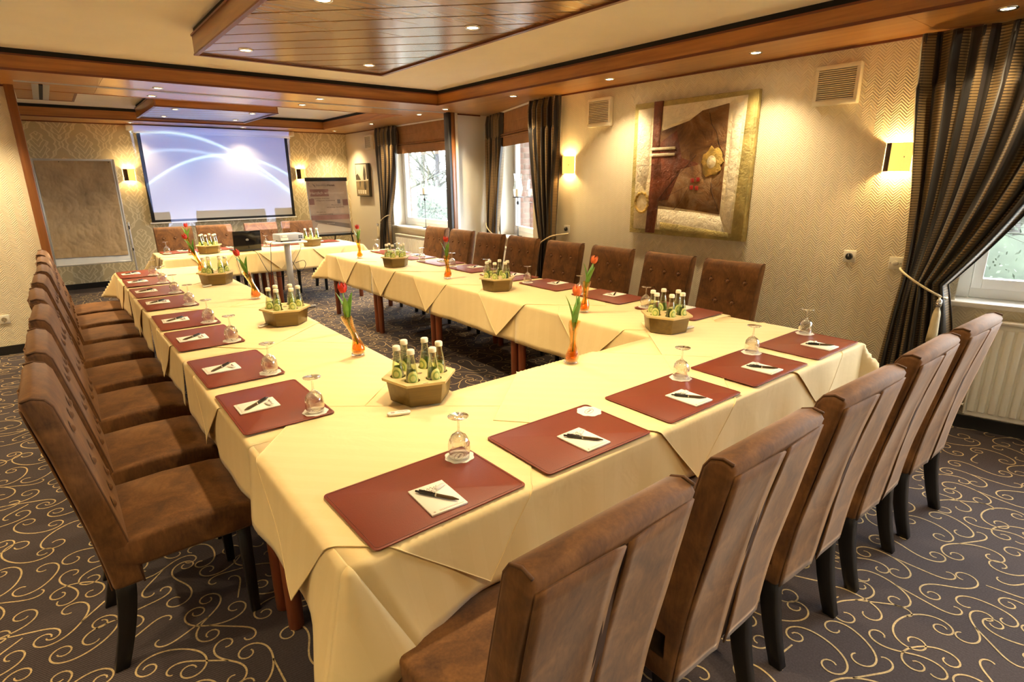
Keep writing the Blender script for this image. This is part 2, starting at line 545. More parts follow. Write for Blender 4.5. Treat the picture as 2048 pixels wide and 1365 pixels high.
def scrolls():
    rnd = random.Random(5)
    T = 1.15; strokes = []
    mb_v = []; mb_f = []

    def stroke(x, y, a, L, k0, k1, w0, n=26):
        # curvature runs from a tight curl through an almost straight middle into another curl
        pts = []
        ds = L / n
        for i in range(n + 1):
            s_ = i / n
            k = k0 * max(0, 1 - s_ / .60) ** 1.7 + k1 * max(0, (s_ - .40) / .60) ** 1.7
            pts.append((x, y)); a += k * ds
            x += math.cos(a) * ds; y += math.sin(a) * ds
        return pts
    cells = {}
    CS = .014; NC = int(T / CS)

    def key(x, y): return (int(x / CS) % NC, int(y / CS) % NC)

    def crowd(P_):
        return sum(1 for x, y in P_ if key(x, y) in cells) / len(P_)

    def put(P_):
        for x, y in P_:
            kx, ky = key(x, y)
            for dx in (-1, 0, 1):
                for dy in (-1, 0, 1): cells[((kx + dx) % NC, (ky + dy) % NC)] = 1
        strokes.append(P_)
    tries = 0; n_long = 0
    while n_long < 130 and tries < 2600:
        tries += 1
        x = rnd.random() * T; y = rnd.random() * T
        L = rnd.uniform(.40, .72) if tries < 1300 else rnd.uniform(.16, .34)
        sg = rnd.choice((-1, 1))
        k0 = sg * rnd.uniform(44, 60); k1 = rnd.choice((-1, 1)) * sg * rnd.uniform(44, 60)
        if tries > 1300: k1 *= 1.35; k0 = 0
        P_ = stroke(x, y, rnd.random() * 2 * PI, L, k0, k1, 0, int(L * 90))
        if crowd(P_) > (.24 if tries < 1300 else .12): continue
        put(P_); n_long += 1
        i = len(P_) // 2
        for br in (-.25, .25):
            aa = math.atan2(P_[i + 1][1] - P_[i][1], P_[i + 1][0] - P_[i][0]) + br
            Q_ = stroke(P_[i][0], P_[i][1], aa, rnd.uniform(.20, .32), 0, (1 if br > 0 else -1) * rnd.uniform(60, 78), 0, 30)
            if crowd(Q_[8:]) < .15: put(Q_); break
    tv = []; tf = []
    for P_ in strokes:
        n = len(P_); o = len(tv)
        for i, (x, y) in enumerate(P_):
            j0 = max(i - 1, 0); j1 = min(i + 1, n - 1)
            dx = P_[j1][0] - P_[j0][0]; dy = P_[j1][1] - P_[j0][1]
            l = math.hypot(dx, dy) or 1
            hw = .0034 * (.8 + .2 * math.sin(PI * i / (n - 1)))
            tv.append((x - dy / l * hw, y + dx / l * hw)); tv.append((x + dy / l * hw, y - dx / l * hw))
        for i in range(n - 1):
            tf.append((o + 2 * i, o + 2 * i + 1, o + 2 * i + 3, o + 2 * i + 2))
    V = []; F = []
    for ix in range(-2, 4):
        for iy in range(-1, 9):
            x0 = ix * T; y0 = .1 + iy * T
            o = len(V)
            V += [(min(max(x + x0, XL), 5.2), min(max(y + y0, -1), 10.95), .0012) for x, y in tv]
            F += [tuple(i + o for i in f) for f in tf]
    me = bpy.data.meshes.new('scroll_pattern'); me.from_pydata(V, [], F); me.materials.append(M['carpet_scroll'])
    o = bpy.data.objects.new('scroll_pattern', me); COL.objects.link(o)
    o.parent = bpy.data.objects['floor']; o['kind'] = 'stuff'; o['label'] = 'gold woven scrollwork of the carpet'


scrolls()

struct(MB().box(XL, 3.9, YN, 6.25, ZC, ZC + .1).build('ceiling', 'ceiling_paint'), 'cream plaster ceiling of the near room', 'ceiling')
struct(MB().box(XL, 4.1, 7.4, 10.3, ZC, ZC + .1).build('ceiling_far', 'ceiling_paint'), 'cream plaster ceiling field of the far room', 'ceiling')


def soffit(name, x0, x1, y0, y1, mat, label, seams=(), axis='x'):
    s_ = struct(empty(name, (0, 0, 0)), label, 'soffit')
    cuts = [(x0 if axis == 'x' else y0)] + list(seams) + [(x1 if axis == 'x' else y1)]
    for a, b in zip(cuts[:-1], cuts[1:]):
        if axis == 'x': MB().box(a + .001, b - .001, y0, y1, ZS, ZS + .03).build('board', mat, s_)
        else: MB().box(x0, x1, a + .001, b - .001, ZS, ZS + .03).build('board', mat, s_)
    MB().box(x0, x1, y0, y1, ZS + .03, ZC + .1).build('backing', 'black_gap', s_)
    return s_


sf = soffit('trim_1', 3.835, XO, YN, 6.2, 'soffit_y', 'wooden ceiling soffit along the window side', (1.36, 3.2), 'y')
MB().box(3.815, 3.835, YN, 6.2, ZS - .002, ZF).build('fascia', 'wood_y', sf)
MB().box(3.808, 3.82, YN, 6.2, ZS - .008, ZS + .010).build('bead', 'bead', sf)
MB().box(3.81, 3.82, YN, 6.2, ZF - .012, ZF + .002).build('bead', 'bead', sf)
MB().box(3.824, 3.836, YN, 6.2, ZF, ZC).build('shadow_gap', 'black_gap', sf)
sf = soffit('trim_2', XL, XO, 6.2, 7.42, 'soffit_x', 'broad wooden beam between the two rooms', (.55, 2.0, 3.6), 'x')
MB().box(XL, 3.835, 6.18, 6.2, ZS - .002, ZF).build('fascia', 'wood_x', sf)
MB().box(XL, 3.83, 6.172, 6.184, ZS - .008, ZS + .010).build('bead', 'bead', sf)
MB().box(XL, 3.83, 6.176, 6.186, ZF - .012, ZF + .002).build('bead', 'bead', sf)
MB().box(XL, 3.835, 6.188, 6.2, ZF, ZC).build('shadow_gap', 'black_gap', sf)
MB().box(-.05, 4.36, 6.80, 6.815, ZS - .006, ZS).build('rail', 'alu', sf)
MB().box(-.05, 4.36, 6.845, 6.86, ZS - .006, ZS).build('rail', 'alu', sf)
MB().box(XL, 4.0, 7.42, 7.44, ZS - .004, ZF).build('fascia', 'wood_x', sf)
# parking recess cover of the folding partition
MB().box(-.06, .40, 7.42, 8.2, ZS, ZS + .03).build('parking_board', 'soffit_x', sf)
MB().box(.40, .42, 7.44, 8.22, ZS - .004, ZF).build('parking_trim', 'bead', sf)
MB().box(-.06, .42, 8.2, 8.22, ZS - .004, ZF).build('parking_trim', 'bead', sf)
MB().box(.07, .12, 6.95, 8.15, ZS - .008, ZS).build('parking_rail', 'alu', sf)
MB().box(.12, .15, 6.95, 8.15, ZS - .010, ZS).build('parking_slot', 'black_gap', sf)
MB().box(.15, .20, 6.95, 8.15, ZS - .008, ZS).build('parking_rail', 'alu', sf)
sf = soffit('trim_3', 4.0, XO, 7.42, YB, 'soffit_y', 'wooden soffit of the far room above its window', (), 'y')
MB().box(3.98, 4.0, 7.44, 10.27, ZS - .002, ZF).build('fascia', 'wood_y', sf)
MB().box(3.988, 4.001, 7.44, 10.27, ZF, ZC).build('shadow_gap', 'black_gap', sf)
sf = soffit('trim_4', XL, 4.0, 10.27, YB, 'soffit_x', 'wooden soffit above the projection screen', (1.6,), 'x')
MB().box(XL, 4.0, 10.25, 10.27, ZS - .002, ZF).build('fascia', 'wood_x', sf)
MB().box(XL, 4.0, 10.243, 10.253, ZS - .006, ZS + .01).build('bead', 'bead', sf)
MB().box(XL, 4.0, 10.258, 10.271, ZF, ZC).build('shadow_gap', 'black_gap', sf)


def clip_rect(poly, x0, x1, y0, y1):
    def cl(P_, f, inter):
        out = []
        for i in range(len(P_)):
            a, b = P_[i], P_[(i + 1) % len(P_)]
            if f(a): out.append(a)
            if f(a) != f(b): out.append(inter(a, b))
        return out

    def ix(c): return lambda a, b: (c, a[1] + (b[1] - a[1]) * (c - a[0]) / (b[0] - a[0]))
    def iy(c): return lambda a, b: (a[0] + (b[0] - a[0]) * (c - a[1]) / (b[1] - a[1]), c)
    for f, i in ((lambda p: p[0] >= x0, ix(x0)), (lambda p: p[0] <= x1, ix(x1)), (lambda p: p[1] >= y0, iy(y0)), (lambda p: p[1] <= y1, iy(y1))):
        if len(poly) >= 3: poly = cl(poly, f, i)
    return poly


def plank_panel(x0, x1, y0, y1, label, wplank=.203, phase=0.0):
    o = struct(empty('ceiling_panel', ((x0 + x1) / 2, (y0 + y1) / 2, ZS)), label, 'ceiling panel')
    cx, cy = o.location.x, o.location.y
    X0, X1, Y0, Y1 = x0 - cx, x1 - cx, y0 - cy, y1 - cy
    for a, b in (((X0, X0 + .02), (Y0, Y1)), ((X1 - .02, X1), (Y0, Y1)), ((X0 + .02, X1 - .02), (Y0, Y0 + .02)), ((X0 + .02, X1 - .02), (Y1 - .02, Y1))):
        MB().box(*a, *b, -.004, .115).build('fascia', 'wood_y' if a[1] - a[0] < .05 else 'wood_x', o, bevel=.002)
        e = .006
        MB().box(a[0] - e, a[1] + e, b[0] - e, b[1] + e, .108, .120).build('bead', 'bead', o)
        MB().box(a[0] - e * .6, a[1] + e * .6, b[0] - e * .6, b[1] + e * .6, -.012, -.002).build('bead', 'bead', o)
    MB().box(X0 + .012, X1 - .012, Y0 + .012, Y1 - .012, .012, .155).build('backing', 'black_gap', o)
    n = 14
    r = math.sqrt(.5)
    for k in range(-n, n + 1):
        d0 = k * wplank + phase; d1 = d0 + wplank - .015
        # planks run along (-1,1)
        nx, ny, tx, ty = r, r, -r, r
        poly = [(nx * d0 - tx * 6, ny * d0 - ty * 6), (nx * d0 + tx * 6, ny * d0 + ty * 6), (nx * d1 + tx * 6, ny * d1 + ty * 6), (nx * d1 - tx * 6, ny * d1 - ty * 6)]
        poly = clip_rect(poly, X0 + .02, X1 - .02, Y0 + .02, Y1 - .02)
        if len(poly) >= 3 and max(p[0] for p in poly) - min(p[0] for p in poly) > .03:
            MB().prism(poly, 0, .012).build('plank', 'plank', o)
    return o


plank_panel(.97, 2.38, 1.28, 4.72, 'suspended wooden ceiling panel of diagonal planks over the near tables', phase=.06)
plank_panel(1.16, 2.56, 8.1, 9.74, 'small suspended wooden ceiling panel in front of the screen', phase=.03)

# ------------------------------------------------------------------ walls


def wall(name, p0, p1, z0, z1, thick, mat, openings=(), label=None, cat='wall', sidemat='reveal'):
    """vertical wall from p0 to p1, seen from the left of that direction; thickness goes to the right"""
    p0 = Vector((*p0, 0)); p1 = Vector((*p1, 0)); d = p1 - p0; L = d.length; ang = math.atan2(d.y, d.x)
    xs = sorted({0, L, *[a for o in openings for a in o[:2]]}); zs = sorted({z0, z1, *[a for o in openings for a in o[2:]]})
    mb = MB()
    for i in range(len(xs) - 1):
        for j in range(len(zs) - 1):
            xm, zm = (xs[i] + xs[i + 1]) / 2, (zs[j] + zs[j + 1]) / 2
            if any(o[0] < xm < o[1] and o[2] < zm < o[3] for o in openings): continue
            mb.box(xs[i], xs[i + 1], -thick, 0, zs[j], zs[j + 1])
    o = mb.build(name, mat, loc=p0, rot=(0, 0, ang))
    return struct(o, label, cat)


BB = .085


def baseboard(name, p0, p1, parent_label):
    p0 = Vector((*p0, 0)); p1 = Vector((*p1, 0)); d = p1 - p0
    o = MB().box(0, d.length, 0, .014, 0, BB).build(name, 'black_base', loc=p0, rot=(0, 0, math.atan2(d.y, d.x)))
    return struct(o, parent_label, 'baseboard')


ZT = ZC + .1
SILL = .825; HEAD = 2.30
# direction along -Y with thickness to the right would be -X; so walk +Y -> right side is +X
# back wall, far right wall
wall('wall_back', (XL, YB), (XF + .3, YB), 0, ZT, -.2, 'damask', label='back wall with gold damask wallpaper behind the screen')
baseboard('baseboard_back', (XF, YB), (XL, YB), 'black baseboard along the damask wall')
# window 1 wall: along +Y at X=XF from 6.9 to 11
W1 = (7.36, 9.2)   # opening in Y
wall('wall_right_far', (XF, 6.87), (XF, YB), 0, ZT, .3, 'wallpaper_x', [(W1[0] - 6.87, W1[1] - 6.87, SILL, HEAD)], 'far room wall with the deep window')
wall('wall_right_corner', (XF - .28, 6.85), (5.4, 6.85), 0, ZT, -.03, 'reveal', label='pale wall return between the two far windows')
A2 = math.radians(20); W2P = (XR, 4.95); d2 = (math.sin(A2), math.cos(A2))
L2 = (6.87 - 4.95) / d2[1]
W2E = (W2P[0] + d2[0] * L2, W2P[1] + d2[1] * L2)
W2O = (.38, 1.70)
wall('wall_right_bay', W2P, W2E, 0, ZT, .28, 'wallpaper_x', [(W2O[0], W2O[1], SILL, HEAD)], 'angled wall around the middle window')
wall('wall_right', (XR, 1.15), (XR, 4.95), 0, ZT, .28, 'wallpaper_x', label='cream herringbone wallpaper wall behind the painting')
A3 = math.radians(-15); d3 = (math.sin(A3), math.cos(A3)); L3 = 4.3
W3S = (XR - d3[0] * L3, 1.15 - d3[1] * L3)       # near end
W3O = (L3 - 1.75, L3 - .13)
wall('wall_right_near', W3S, (XR, 1.15), 0, ZT, .25, 'wallpaper_x', [(W3O[0], W3O[1], SILL, HEAD), (.35, W3O[0] - .35, SILL, HEAD)], 'angled wall below the nearest window')
wall('wall_rear', (W3S[0] + .2, YN), (XL, YN), 0, ZT, -.1, 'wallpaper_x', label='rear wall behind the camera')
wall('wall_left', (XL, YN), (XL, YB), 0, ZT, -.1, 'wallpaper_x', label='left wall of the room')
wall('wall_partition', (XL, 7.18), (-.13, 7.18), 0, ZT, -.12, 'wallpaper_x', label='cream wall stub with a socket beside the partition opening')
baseboard('baseboard_partition', (-.13, 7.18), (XL, 7.18), 'black baseboard on the wall stub')
baseboard('baseboard_right', (XR, 1.15), (XR, 4.9), 'black baseboard below the painting')
baseboard('baseboard_right_near', W3S, (XR, 1.15), 'black baseboard under the near radiator')
baseboard('baseboard_right_far', (XF, 6.9), (XF, YB), 'black baseboard in the far room by the window')
# post at the partition opening and the folded partition profiles at the other side
pst = struct(MB().box(-.13, -.06, 7.12, 7.30, 0, ZS).build('trim_5', 'wood_z', bevel=.004), 'dark wooden door post at the end of the wall stub', 'post')
o = struct(empty('trim_6', (4.36, 6.8, 0)), 'folded partition profiles at the window side', 'partition post')
MB().box(-.045, -.012, -.05, .06, 0, ZS).build('profile', 'iron', o, bevel=.003)
MB().box(-.012, .002, -.04, .06, 0, ZS).build('seal', 'black', o)
MB().box(.002, .06, -.05, .06, 0, ZS).build('wood_strip', 'wood_z', o, bevel=.003)
MB().box(.06, .11, -.04, .06, 0, ZS).build('cover_strip', 'cream_plastic', o, bevel=.003)
# dark red bead along wall tops
for nm, p0, p1 in (('trim_7', (XR, 1.15), (XR, 4.95)), ('trim_8', (XF, 7.0), (XF, YB)), ('trim_9', (4.9, 6.85), (4.47, 6.85)), ('trim_10', (XF, YB), (XL, YB)), ('trim_11', (-.13, 7.18), (XL, 7.18))):
    a, b = Vector((*p0, 0)), Vector((*p1, 0)); d = b - a
    struct(MB().box(0, d.length, 0 if nm != 'trim_9' else 0, .012, ZS - .014, ZS).build(nm, 'bead', loc=a, rot=(0, 0, math.atan2(d.y, d.x))), 'thin dark red bead at the top of the wall', 'trim')


# ------------------------------------------------------------------ windows
def window(name, p0, ang, s0, s1, depth, label, bricks, mull=()):
    bd = bricks
    """local x along wall (+), local -y outward"""
    o = struct(empty(name, (p0[0], p0[1], 0), ang), label, 'window')
    z0, z1 = SILL + .02, HEAD
    y0, y1 = -depth - .06, -depth
    f = .075
    fr = MB()
    fr.box(s0, s0 + f, y0, y1, z0, z1); fr.box(s1 - f, s1, y0, y1, z0, z1)
    fr.box(s0 + f, s1 - f, y0, y1, z0, z0 + f); fr.box(s0 + f, s1 - f, y0, y1, z1 - f, z1)
    fr.build('window_frame', 'window_white', o, bevel=.006)
    edges = [s0 + f] + list(mull) + [s1 - f]
    for a, b in zip(edges[:-1], edges[1:]):
        g = .055
        sa = MB(); Y0, Y1 = y0 + .01, y1 + .018
        sa.box(a, a + g, Y0, Y1, z0 + f - .01, z1 - f + .01); sa.box(b - g, b, Y0, Y1, z0 + f - .01, z1 - f + .01)
        sa.box(a + g, b - g, Y0, Y1, z0 + f - .01, z0 + f + g); sa.box(a + g, b - g, Y0, Y1, z1 - f - g, z1 - f + .01)
        so = sa.build('sash', 'window_white', o, bevel=.005)
        MB().box(a + g, b - g, (Y0 + Y1) / 2 - .004, (Y0 + Y1) / 2 + .004, z0 + f + g, z1 - f - g).build('pane', 'pane', so)
        MB().box(a + .015, a + .04, Y1, Y1 + .03, z0 + .09, z0 + .20).build('hinge', 'cream_plastic', so, bevel=.004)
    MB().box(s0 - .02, s1 + .02, -depth - .02, .05, SILL - .012, SILL + .02).build('window_sill', 'sill_white', o, bevel=.006)
    # painted reveals
    MB().box(s0, s0 + .004, -depth, .001, SILL + .02, HEAD).build('reveal', 'reveal', o)
    MB().box(s1 - .004, s1, -depth, .001, SILL + .02, HEAD).build('reveal', 'reveal', o)
    MB().box(s0 + .004, s1 - .004, -depth, .001, HEAD - .004, HEAD).build('reveal', 'reveal', o)
    # brick outer reveal
    if bricks:
        bk = MB().box(s1 + .003, s1 + .06, y0 - bd, y0, z0 - .1, z1 + .1).build('brick_backing', 'mortar', o)
        me = None
        k = 0; z = z0 - .08
        while z < z1:
            for (ya, yb) in (((0, bd * .66), (bd * .70, bd)) if k % 2 == 0 else ((0, bd * .33), (bd * .37, bd))):
                MB().box(s1 - .004, s1 + .003, y0 - yb, y0 - ya - .006, z, z + .063).build('brick', 'brick', o, bevel=.0015, seg=1)
            z += .075; k += 1
    return o


window('window_1', (XF, 6.87), PI / 2, W1[0] - 6.87, W1[1] - 6.87, .22, 'white framed window of the far room with trees outside', .08)
window('window_2', W2P, PI / 2 - A2, W2O[0], W2O[1], .20, 'white framed middle window between dark curtains', .26)
window('window_3', W3S, PI / 2 - A3, W3O[0], W3O[1], .16, 'nearest white framed window at the right edge', 0)
window('window_added', W3S, PI / 2 - A3, .35, W3O[0] - .35, .16, 'unseen window added in the same wall behind the camera', 0)  # unseen window, added to let in more daylight
portal((XF + .33, (W1[0] + W1[1]) / 2, 1.5), (0, PI / 2, 0), 1.5, 1.8)
_c = (W2O[0] + W2O[1]) / 2
portal((W2P[0] + d2[0] * _c + .33 * d2[1], W2P[1] + d2[1] * _c - .33 * d2[0], 1.5), (0, PI / 2, -A2), 1.5, 1.3)
_c = (W3O[0] + W3O[1]) / 2
portal((W3S[0] + d3[0] * _c + .3 * d3[1], W3S[1] + d3[1] * _c - .3 * d3[0], 1.5), (0, PI / 2, -A3), 1.5, 1.6)


def radiator(p0, ang, s0, s1, z0, z1, yoff, label):
    o = empty('radiator', (p0[0], p0[1], 0), ang)
    MB().box(s0, s1, .05, .07, z0, z1).build('back_panel', 'radiator', o, bevel=.004)
    MB().box(s0 - .006, s1 + .006, .045, yoff + .028, z1, z1 + .018).build('top_grille', 'radiator', o, bevel=.004)
    n = int((s1 - s0) / .052)
    for i in range(n):
        a = s0 + (s1 - s0) * (i + .14) / n; b = s0 + (s1 - s0) * (i + .86) / n
        MB().box(a, b, yoff - .004, yoff + .024, z0 + .03, z1 - .03).build('rib', 'radiator', o, bevel=.010)
    MB().box(s0, s1, yoff - .006, yoff + .008, z0, z1).build('front_panel', 'radiator', o, bevel=.004)
    MB().box(s0 - .008, s0, .05, yoff + .02, z0 + .01, z1).build('side_cover', 'radiator', o, bevel=.002)
    MB().box(s1, s1 + .008, .05, yoff + .02, z0 + .01, z1).build('side_cover', 'radiator', o, bevel=.002)
    for s_ in (s0 + .15, s1 - .15):
        MB().box(s_ - .02, s_ + .02, 0, .055, z0 + .1, z0 + .2).build('bracket', 'radiator', o)
    MB().tube([(s1 + .03, .03, .13), (s1 + .03, .05, z0 + .05), (s1, .06, z0 + .06)], .011).build('pipe', 'chrome', o)
    return tag(o, label, 'radiator')


radiator((XF, 6.87), PI / 2, .62, 2.1, .14, .70, .085, 'white panel radiator under the far window')
radiator(W3S, PI / 2 - A3, L3 - 1.45, L3 - .30, .12, .735, .085, 'white ribbed radiator under the nearest window')
radiator(W2P, PI / 2 - A2, .5, 1.6, .14, .70, .085, 'white radiator under the middle window behind the chairs')


# ------------------------------------------------------------------ curtains, blinds
def curtain(A, B, tie, foot, ztie, ztop, zbot, folds, label, tietype, seed=0, amp=.045, cordside=None, hook=None):
    """A,B: 2D ends at the top; tie=(point, halfwidth); foot=(point, halfwidth)"""
    A = Vector(A); B = Vector(B); tp, tw = Vector(tie[0]), tie[1]; fp, fw = Vector(foot[0]), foot[1]
    d = (B - A).normalized(); nrm = Vector((d.y, -d.x))
    rnd = random.Random(seed)
    ph = [rnd.uniform(-.5, .5) for _ in range(folds + 1)]
    o = empty('curtain', ((A.x + B.x) / 2, (A.y + B.y) / 2, 0))
    ox = o.location.copy()
    ct = (A + B) / 2; wt = (B - A).length / 2

    def center(z):
        if z > ztie:
            k = (ztop - z) / (ztop - ztie); e = k ** 2.2
            return ct.lerp(tp, e), wt + (tw - wt) * (k ** 1.6)
        k = (ztie - z) / (ztie - zbot); e = 1 - (1 - k) ** 2
        return tp.lerp(fp, e), tw + (fw - tw) * e

    def fn(u, v):
        z = zbot + (ztop - zbot) * v
        c, wd = center(z)
        x = 2 * u - 1
        base = c + d * (x * wd)
        head = max(0, min(1, (ztop - z) / .10))
        fu = u * folds
        a = amp * (.35 + .65 * head) * (.6 + .4 * min(1, wd / wt)) * (1 + .25 * math.sin(5 * u + seed))
        wv = math.sin(2 * PI * fu + 1.2 * math.sin(2 * z + seed + 6 * u) * (1 if z < ztop - .3 else .2))
        side = .35 * math.sin(4 * PI * fu + 1) * wd / folds * .3
        p = base + nrm * (a * wv) + d * side
        return (p.x - ox.x, p.y - ox.y, z)
    us = lin(0, 1, folds * 16 + 1)
    vs = lin(0, (ztie - zbot) / (ztop - zbot), 22) + lin((ztie - zbot) / (ztop - zbot), 1, 44)[1:]
    MB().grid(fn, us, vs, uv=True).build('curtain_cloth', 'curtain', o, solid=.004)
    # pinch pleat heading
    for i in range(folds):
        u = (i + .25) / folds
        p = fn(u, .985)
        MB().box(p[0] - .008, p[0] + .008, p[1] - .008, p[1] + .008, ztop - .10, ztop - .005).build('pleat', 'curtain', o, bevel=.004)
    # tieback cord round the waist
    c, wd = center(ztie)
    pts = []
    for i in range(33):
        a = 2 * PI * i / 32
        q = c + d * (math.cos(a) * (wd + .012)) + nrm * (math.sin(a) * (amp + .03))
        zz = ztie + .08 * math.cos(a) * (1 if (cordside or 1) > 0 else -1) * -1
        pts.append((q.x - ox.x, q.y - ox.y, zz))
    cd = MB().tube(pts, .0075, 8).build('tieback_cord', 'cord', o)
    if hook:
        h = Vector(hook)
        q = Vector(pts[0 if (cordside or 1) < 0 else 16])
        MB().tube([q, (h.x - ox.x, h.y - ox.y, ztie + .10)], .0075, 8).build('cord_end', 'cord', cd)
    if tietype:
        room = 1 if nrm.x < 0 else -1
        q = c + d * (.86 * (wd + .012) * (1 if (cordside or 1) > 0 else -1)) + nrm * (room * (amp + .045))
        k = Vector((q.x - ox.x, q.y - ox.y, ztie - .10))
        MB().tube([k + Vector((0, 0, .035)), k + Vector((0, 0, .0))], .006, 6).build('tassel_cord', 'cord', o)
        MB().lathe([(.004, .02), (.016, .012), (.018, -.01), (.010, -.03), (.018, -.05), (.021, -.07), (.027, -.19), (.030, -.25), (.0, -.25)], 14, k).build('tassel', 'cord', o)
        MB().lathe([(.0, .03), (.016, .022), (.019, .0), (.016, -.022), (0, -.028)], 14, k).build('tassel_bead', 'silver', o)
    return tag(o, label, 'curtain')


curtain((4.345, 1.43), (4.43, .46), ((4.30, 1.165), .125), ((4.30, 1.13), .22), .955, 2.445, .02, 7, 'striped dark brown curtain tied back beside the nearest window', True, 3, .055, cordside=1)
curtain((4.33, 4.62), (4.40, 5.20), ((4.31, 4.78), .13), ((4.30, 4.80), .15), .93, 2.445, .02, 6, 'striped dark curtain between the wall lamp and the middle window', False, 5, .045, cordside=1, hook=(4.42, 4.55))
curtain((4.80, 6.20), (4.97, 6.78), ((4.88, 6.57), .17), ((4.88, 6.60), .19), .93, 2.445, .02, 5, 'narrow dark curtain on the far side of the middle window', False, 8, .04, cordside=-1)
curtain((4.56, 8.70), (4.54, 9.42), ((4.54, 9.22), .15), ((4.54, 9.28), .22), .95, 2.445, .02, 6, 'dark satin curtain tied back in the far room', True, 12, .045, cordside=1)


def blind(p0, ang, s0, s1, yoff, z0, z1, label):
    o = empty('roman_blind', (p0[0], p0[1], 0), ang)
    h = z1 - z0
    prof = [(yoff, z1), (yoff + .006, z1 - h * .30), (yoff + .002, z1 - h * .32), (yoff + .008, z1 - h * .60), (yoff + .03, z1 - h * .655), (yoff + .010, z1 - h * .67), (yoff + .032, z1 - h * .715), (yoff + .012, z1 - h * .73), (yoff + .012, z0)]
    prof = prof + [(y - .008, z) for y, z in reversed(prof)]
    MB().prism(prof, s0, s1, 'x', smooth=False).build('blind_cloth', 'blind', o)
    MB().box(s0 - .01, s1 + .01, yoff - .012, yoff + .014, z1, z1 + .02).build('head_rail', 'window_white', o)
    for fz in (.655, .715):
        MB().tube([(s0, yoff + .026, z1 - h * fz), (s1, yoff + .026, z1 - h * fz)], .006, 8).build('fold_rod', 'blind', o)
    return tag(o, label, 'blind')


blind((XF, 6.87), PI / 2, W1[0] - 6.87 - .02, W1[1] - 6.87 - .1, .03, 2.015, 2.435, 'brown roman blind half lowered over the far window')
blind(W2P, PI / 2 - A2, W2O[0] - .05, W2O[1] + .02, .06, 2.02, 2.435, 'brown roman blind over the middle window')


def candle_stand(loc, label):
    o = empty('candle_stand', loc)
    MB().lathe([(0, 0), (.055, 0), (.055, .006), (.012, .012), (.006, .02), (.005, .40), (.005, .52)], 20).build('foot_and_stem', 'iron', o)
    MB().lathe([(0, .425), (.014, .43), (.020, .45), (.014, .47), (0, .475)], 16).build('ball', 'iron', o)
    MB().lathe([(0, .515), (.07, .52), (.073, .53), (.068, .532), (0, .53)], 24).build('plate', 'iron', o)
    MB().lathe([(.032, .533), (.032, .63), (.026, .632), (0, .628)], 18).build('candle', 'wax', o)
    MB().lathe([(.045, .533), (.060, .58), (.063, .64), (.048, .72), (.044, .76), (.058, .83)], 24).build('hurricane_glass', 'glass', o)
    return tag(o, label, 'candle holder', 'candle stands on window sills')


candle_stand((XF + .10, 8.28, SILL + .021), 'iron candle stand with glass chimney on the far window sill')
candle_stand((W2P[0] + d2[0] * 1.29 + .12 * d2[1], W2P[1] + d2[1] * 1.29 - .12 * d2[0], SILL + .021), 'iron candle stand with glass chimney on the middle window sill')


# ------------------------------------------------------------------ spotlights
def make_spot():
    o = empty('ceiling_spotlight')
    MB().lathe([(.030, .004), (.034, -.004), (.043, -.006), (.047, -.001), (.047, .002)], 28).build('trim_ring', 'chrome', o)
    MB().disc((0, 0, -.001), .032, 24, up=False).build('lamp_face', 'lamp_face', o)
    return o


def spot_light(x, y, z, watt=None, size=112):
    l = bpy.data.lights.new('spot_beam', 'SPOT'); l.energy = watt or SPOT_W; l.color = SPOT_C
    l.spot_size = math.radians(size); l.spot_blend = .85; l.shadow_soft_size = .035
    o = bpy.data.objects.new('spot_beam', l); COL.objects.link(o); o.location = (x, y, z - .02)
    return o


SP = Proto(make_spot())
spots = [
    (1.22, 4.39, 'recessed spotlight in the big plank panel, far left corner'),
    (2.11, 4.39, 'recessed spotlight in the big plank panel, far right corner'),
    (2.10, 2.99, 'recessed spotlight in the big plank panel, right of the pair nearer the camera'),
    (1.22, 2.99, 'recessed spotlight in the big plank panel, cut by the top edge of the photo'),
    (1.22, 1.60, None), (2.10, 1.60, None),
    (4.12, .98, 'soffit spotlight above the nearest curtain'),
    (4.09, 2.36, 'soffit spotlight above the painting, nearer of two'),
    (4.09, 3.73, 'soffit spotlight above the painting, farther of two'),
    (4.07, 5.07, 'soffit spotlight above the middle window'),
    (1.0, 6.60, 'beam spotlight on the near board, left'), (1.03, 7.24, 'beam spotlight on the far board, left'),
    (2.50, 6.46, 'beam spotlight on the near board, middle'), (2.52, 7.08, 'beam spotlight on the far board, middle'),
    (4.12, 6.50, 'beam spotlight at the right end beside the partition post'), (4.15, 7.21, 'beam spotlight beyond the partition post'),
    (4.22, 8.85, 'soffit spotlight above the far window curtain'),
    (1.17, 10.63, 'spotlight above the left end of the screen'), (2.75, 10.61, 'spotlight above the right half of the screen'), (4.28, 10.5, 'spotlight in the far right ceiling corner'),
    (1.42, 8.40, 'spotlight in the small plank panel, near left'), (1.44, 9.40, 'spotlight in the small plank panel, far left'),
    (2.31, 8.38, 'spotlight in the small plank panel, near right'), (2.34, 9.38, 'spotlight in the small plank panel, far right'),
    (-.5, 6.6, None), (-2.0, 6.6, None), (-1.45, 5.07, None), (-1.45, 3.73, None), (-1.45, 2.36, None), (-1.45, .98, None), (-.6, 9.0, None), (.8, -.6, None), (2.6, -.6, None),  # unseen spotlights, added to help light the room
]
for x, y, lab in spots:
    z = ZC if lab is None and (x < 0 or y < 0) and abs(y - 6.6) > .1 else ZS
    SP.at((x, y, z - .001), 0, lab or 'unseen recessed ceiling spotlight added outside the view', 'spotlight', 'recessed ceiling spotlights')
    spot_light(x, y, z, 12.0 if (y > 10 and x < 4) else ((13.0 if y < 1 else 22.0) if 3.9 < x < 4.2 and y < 6 else (31.0 if 1 < x < 2.3 and y < 5 else None)))


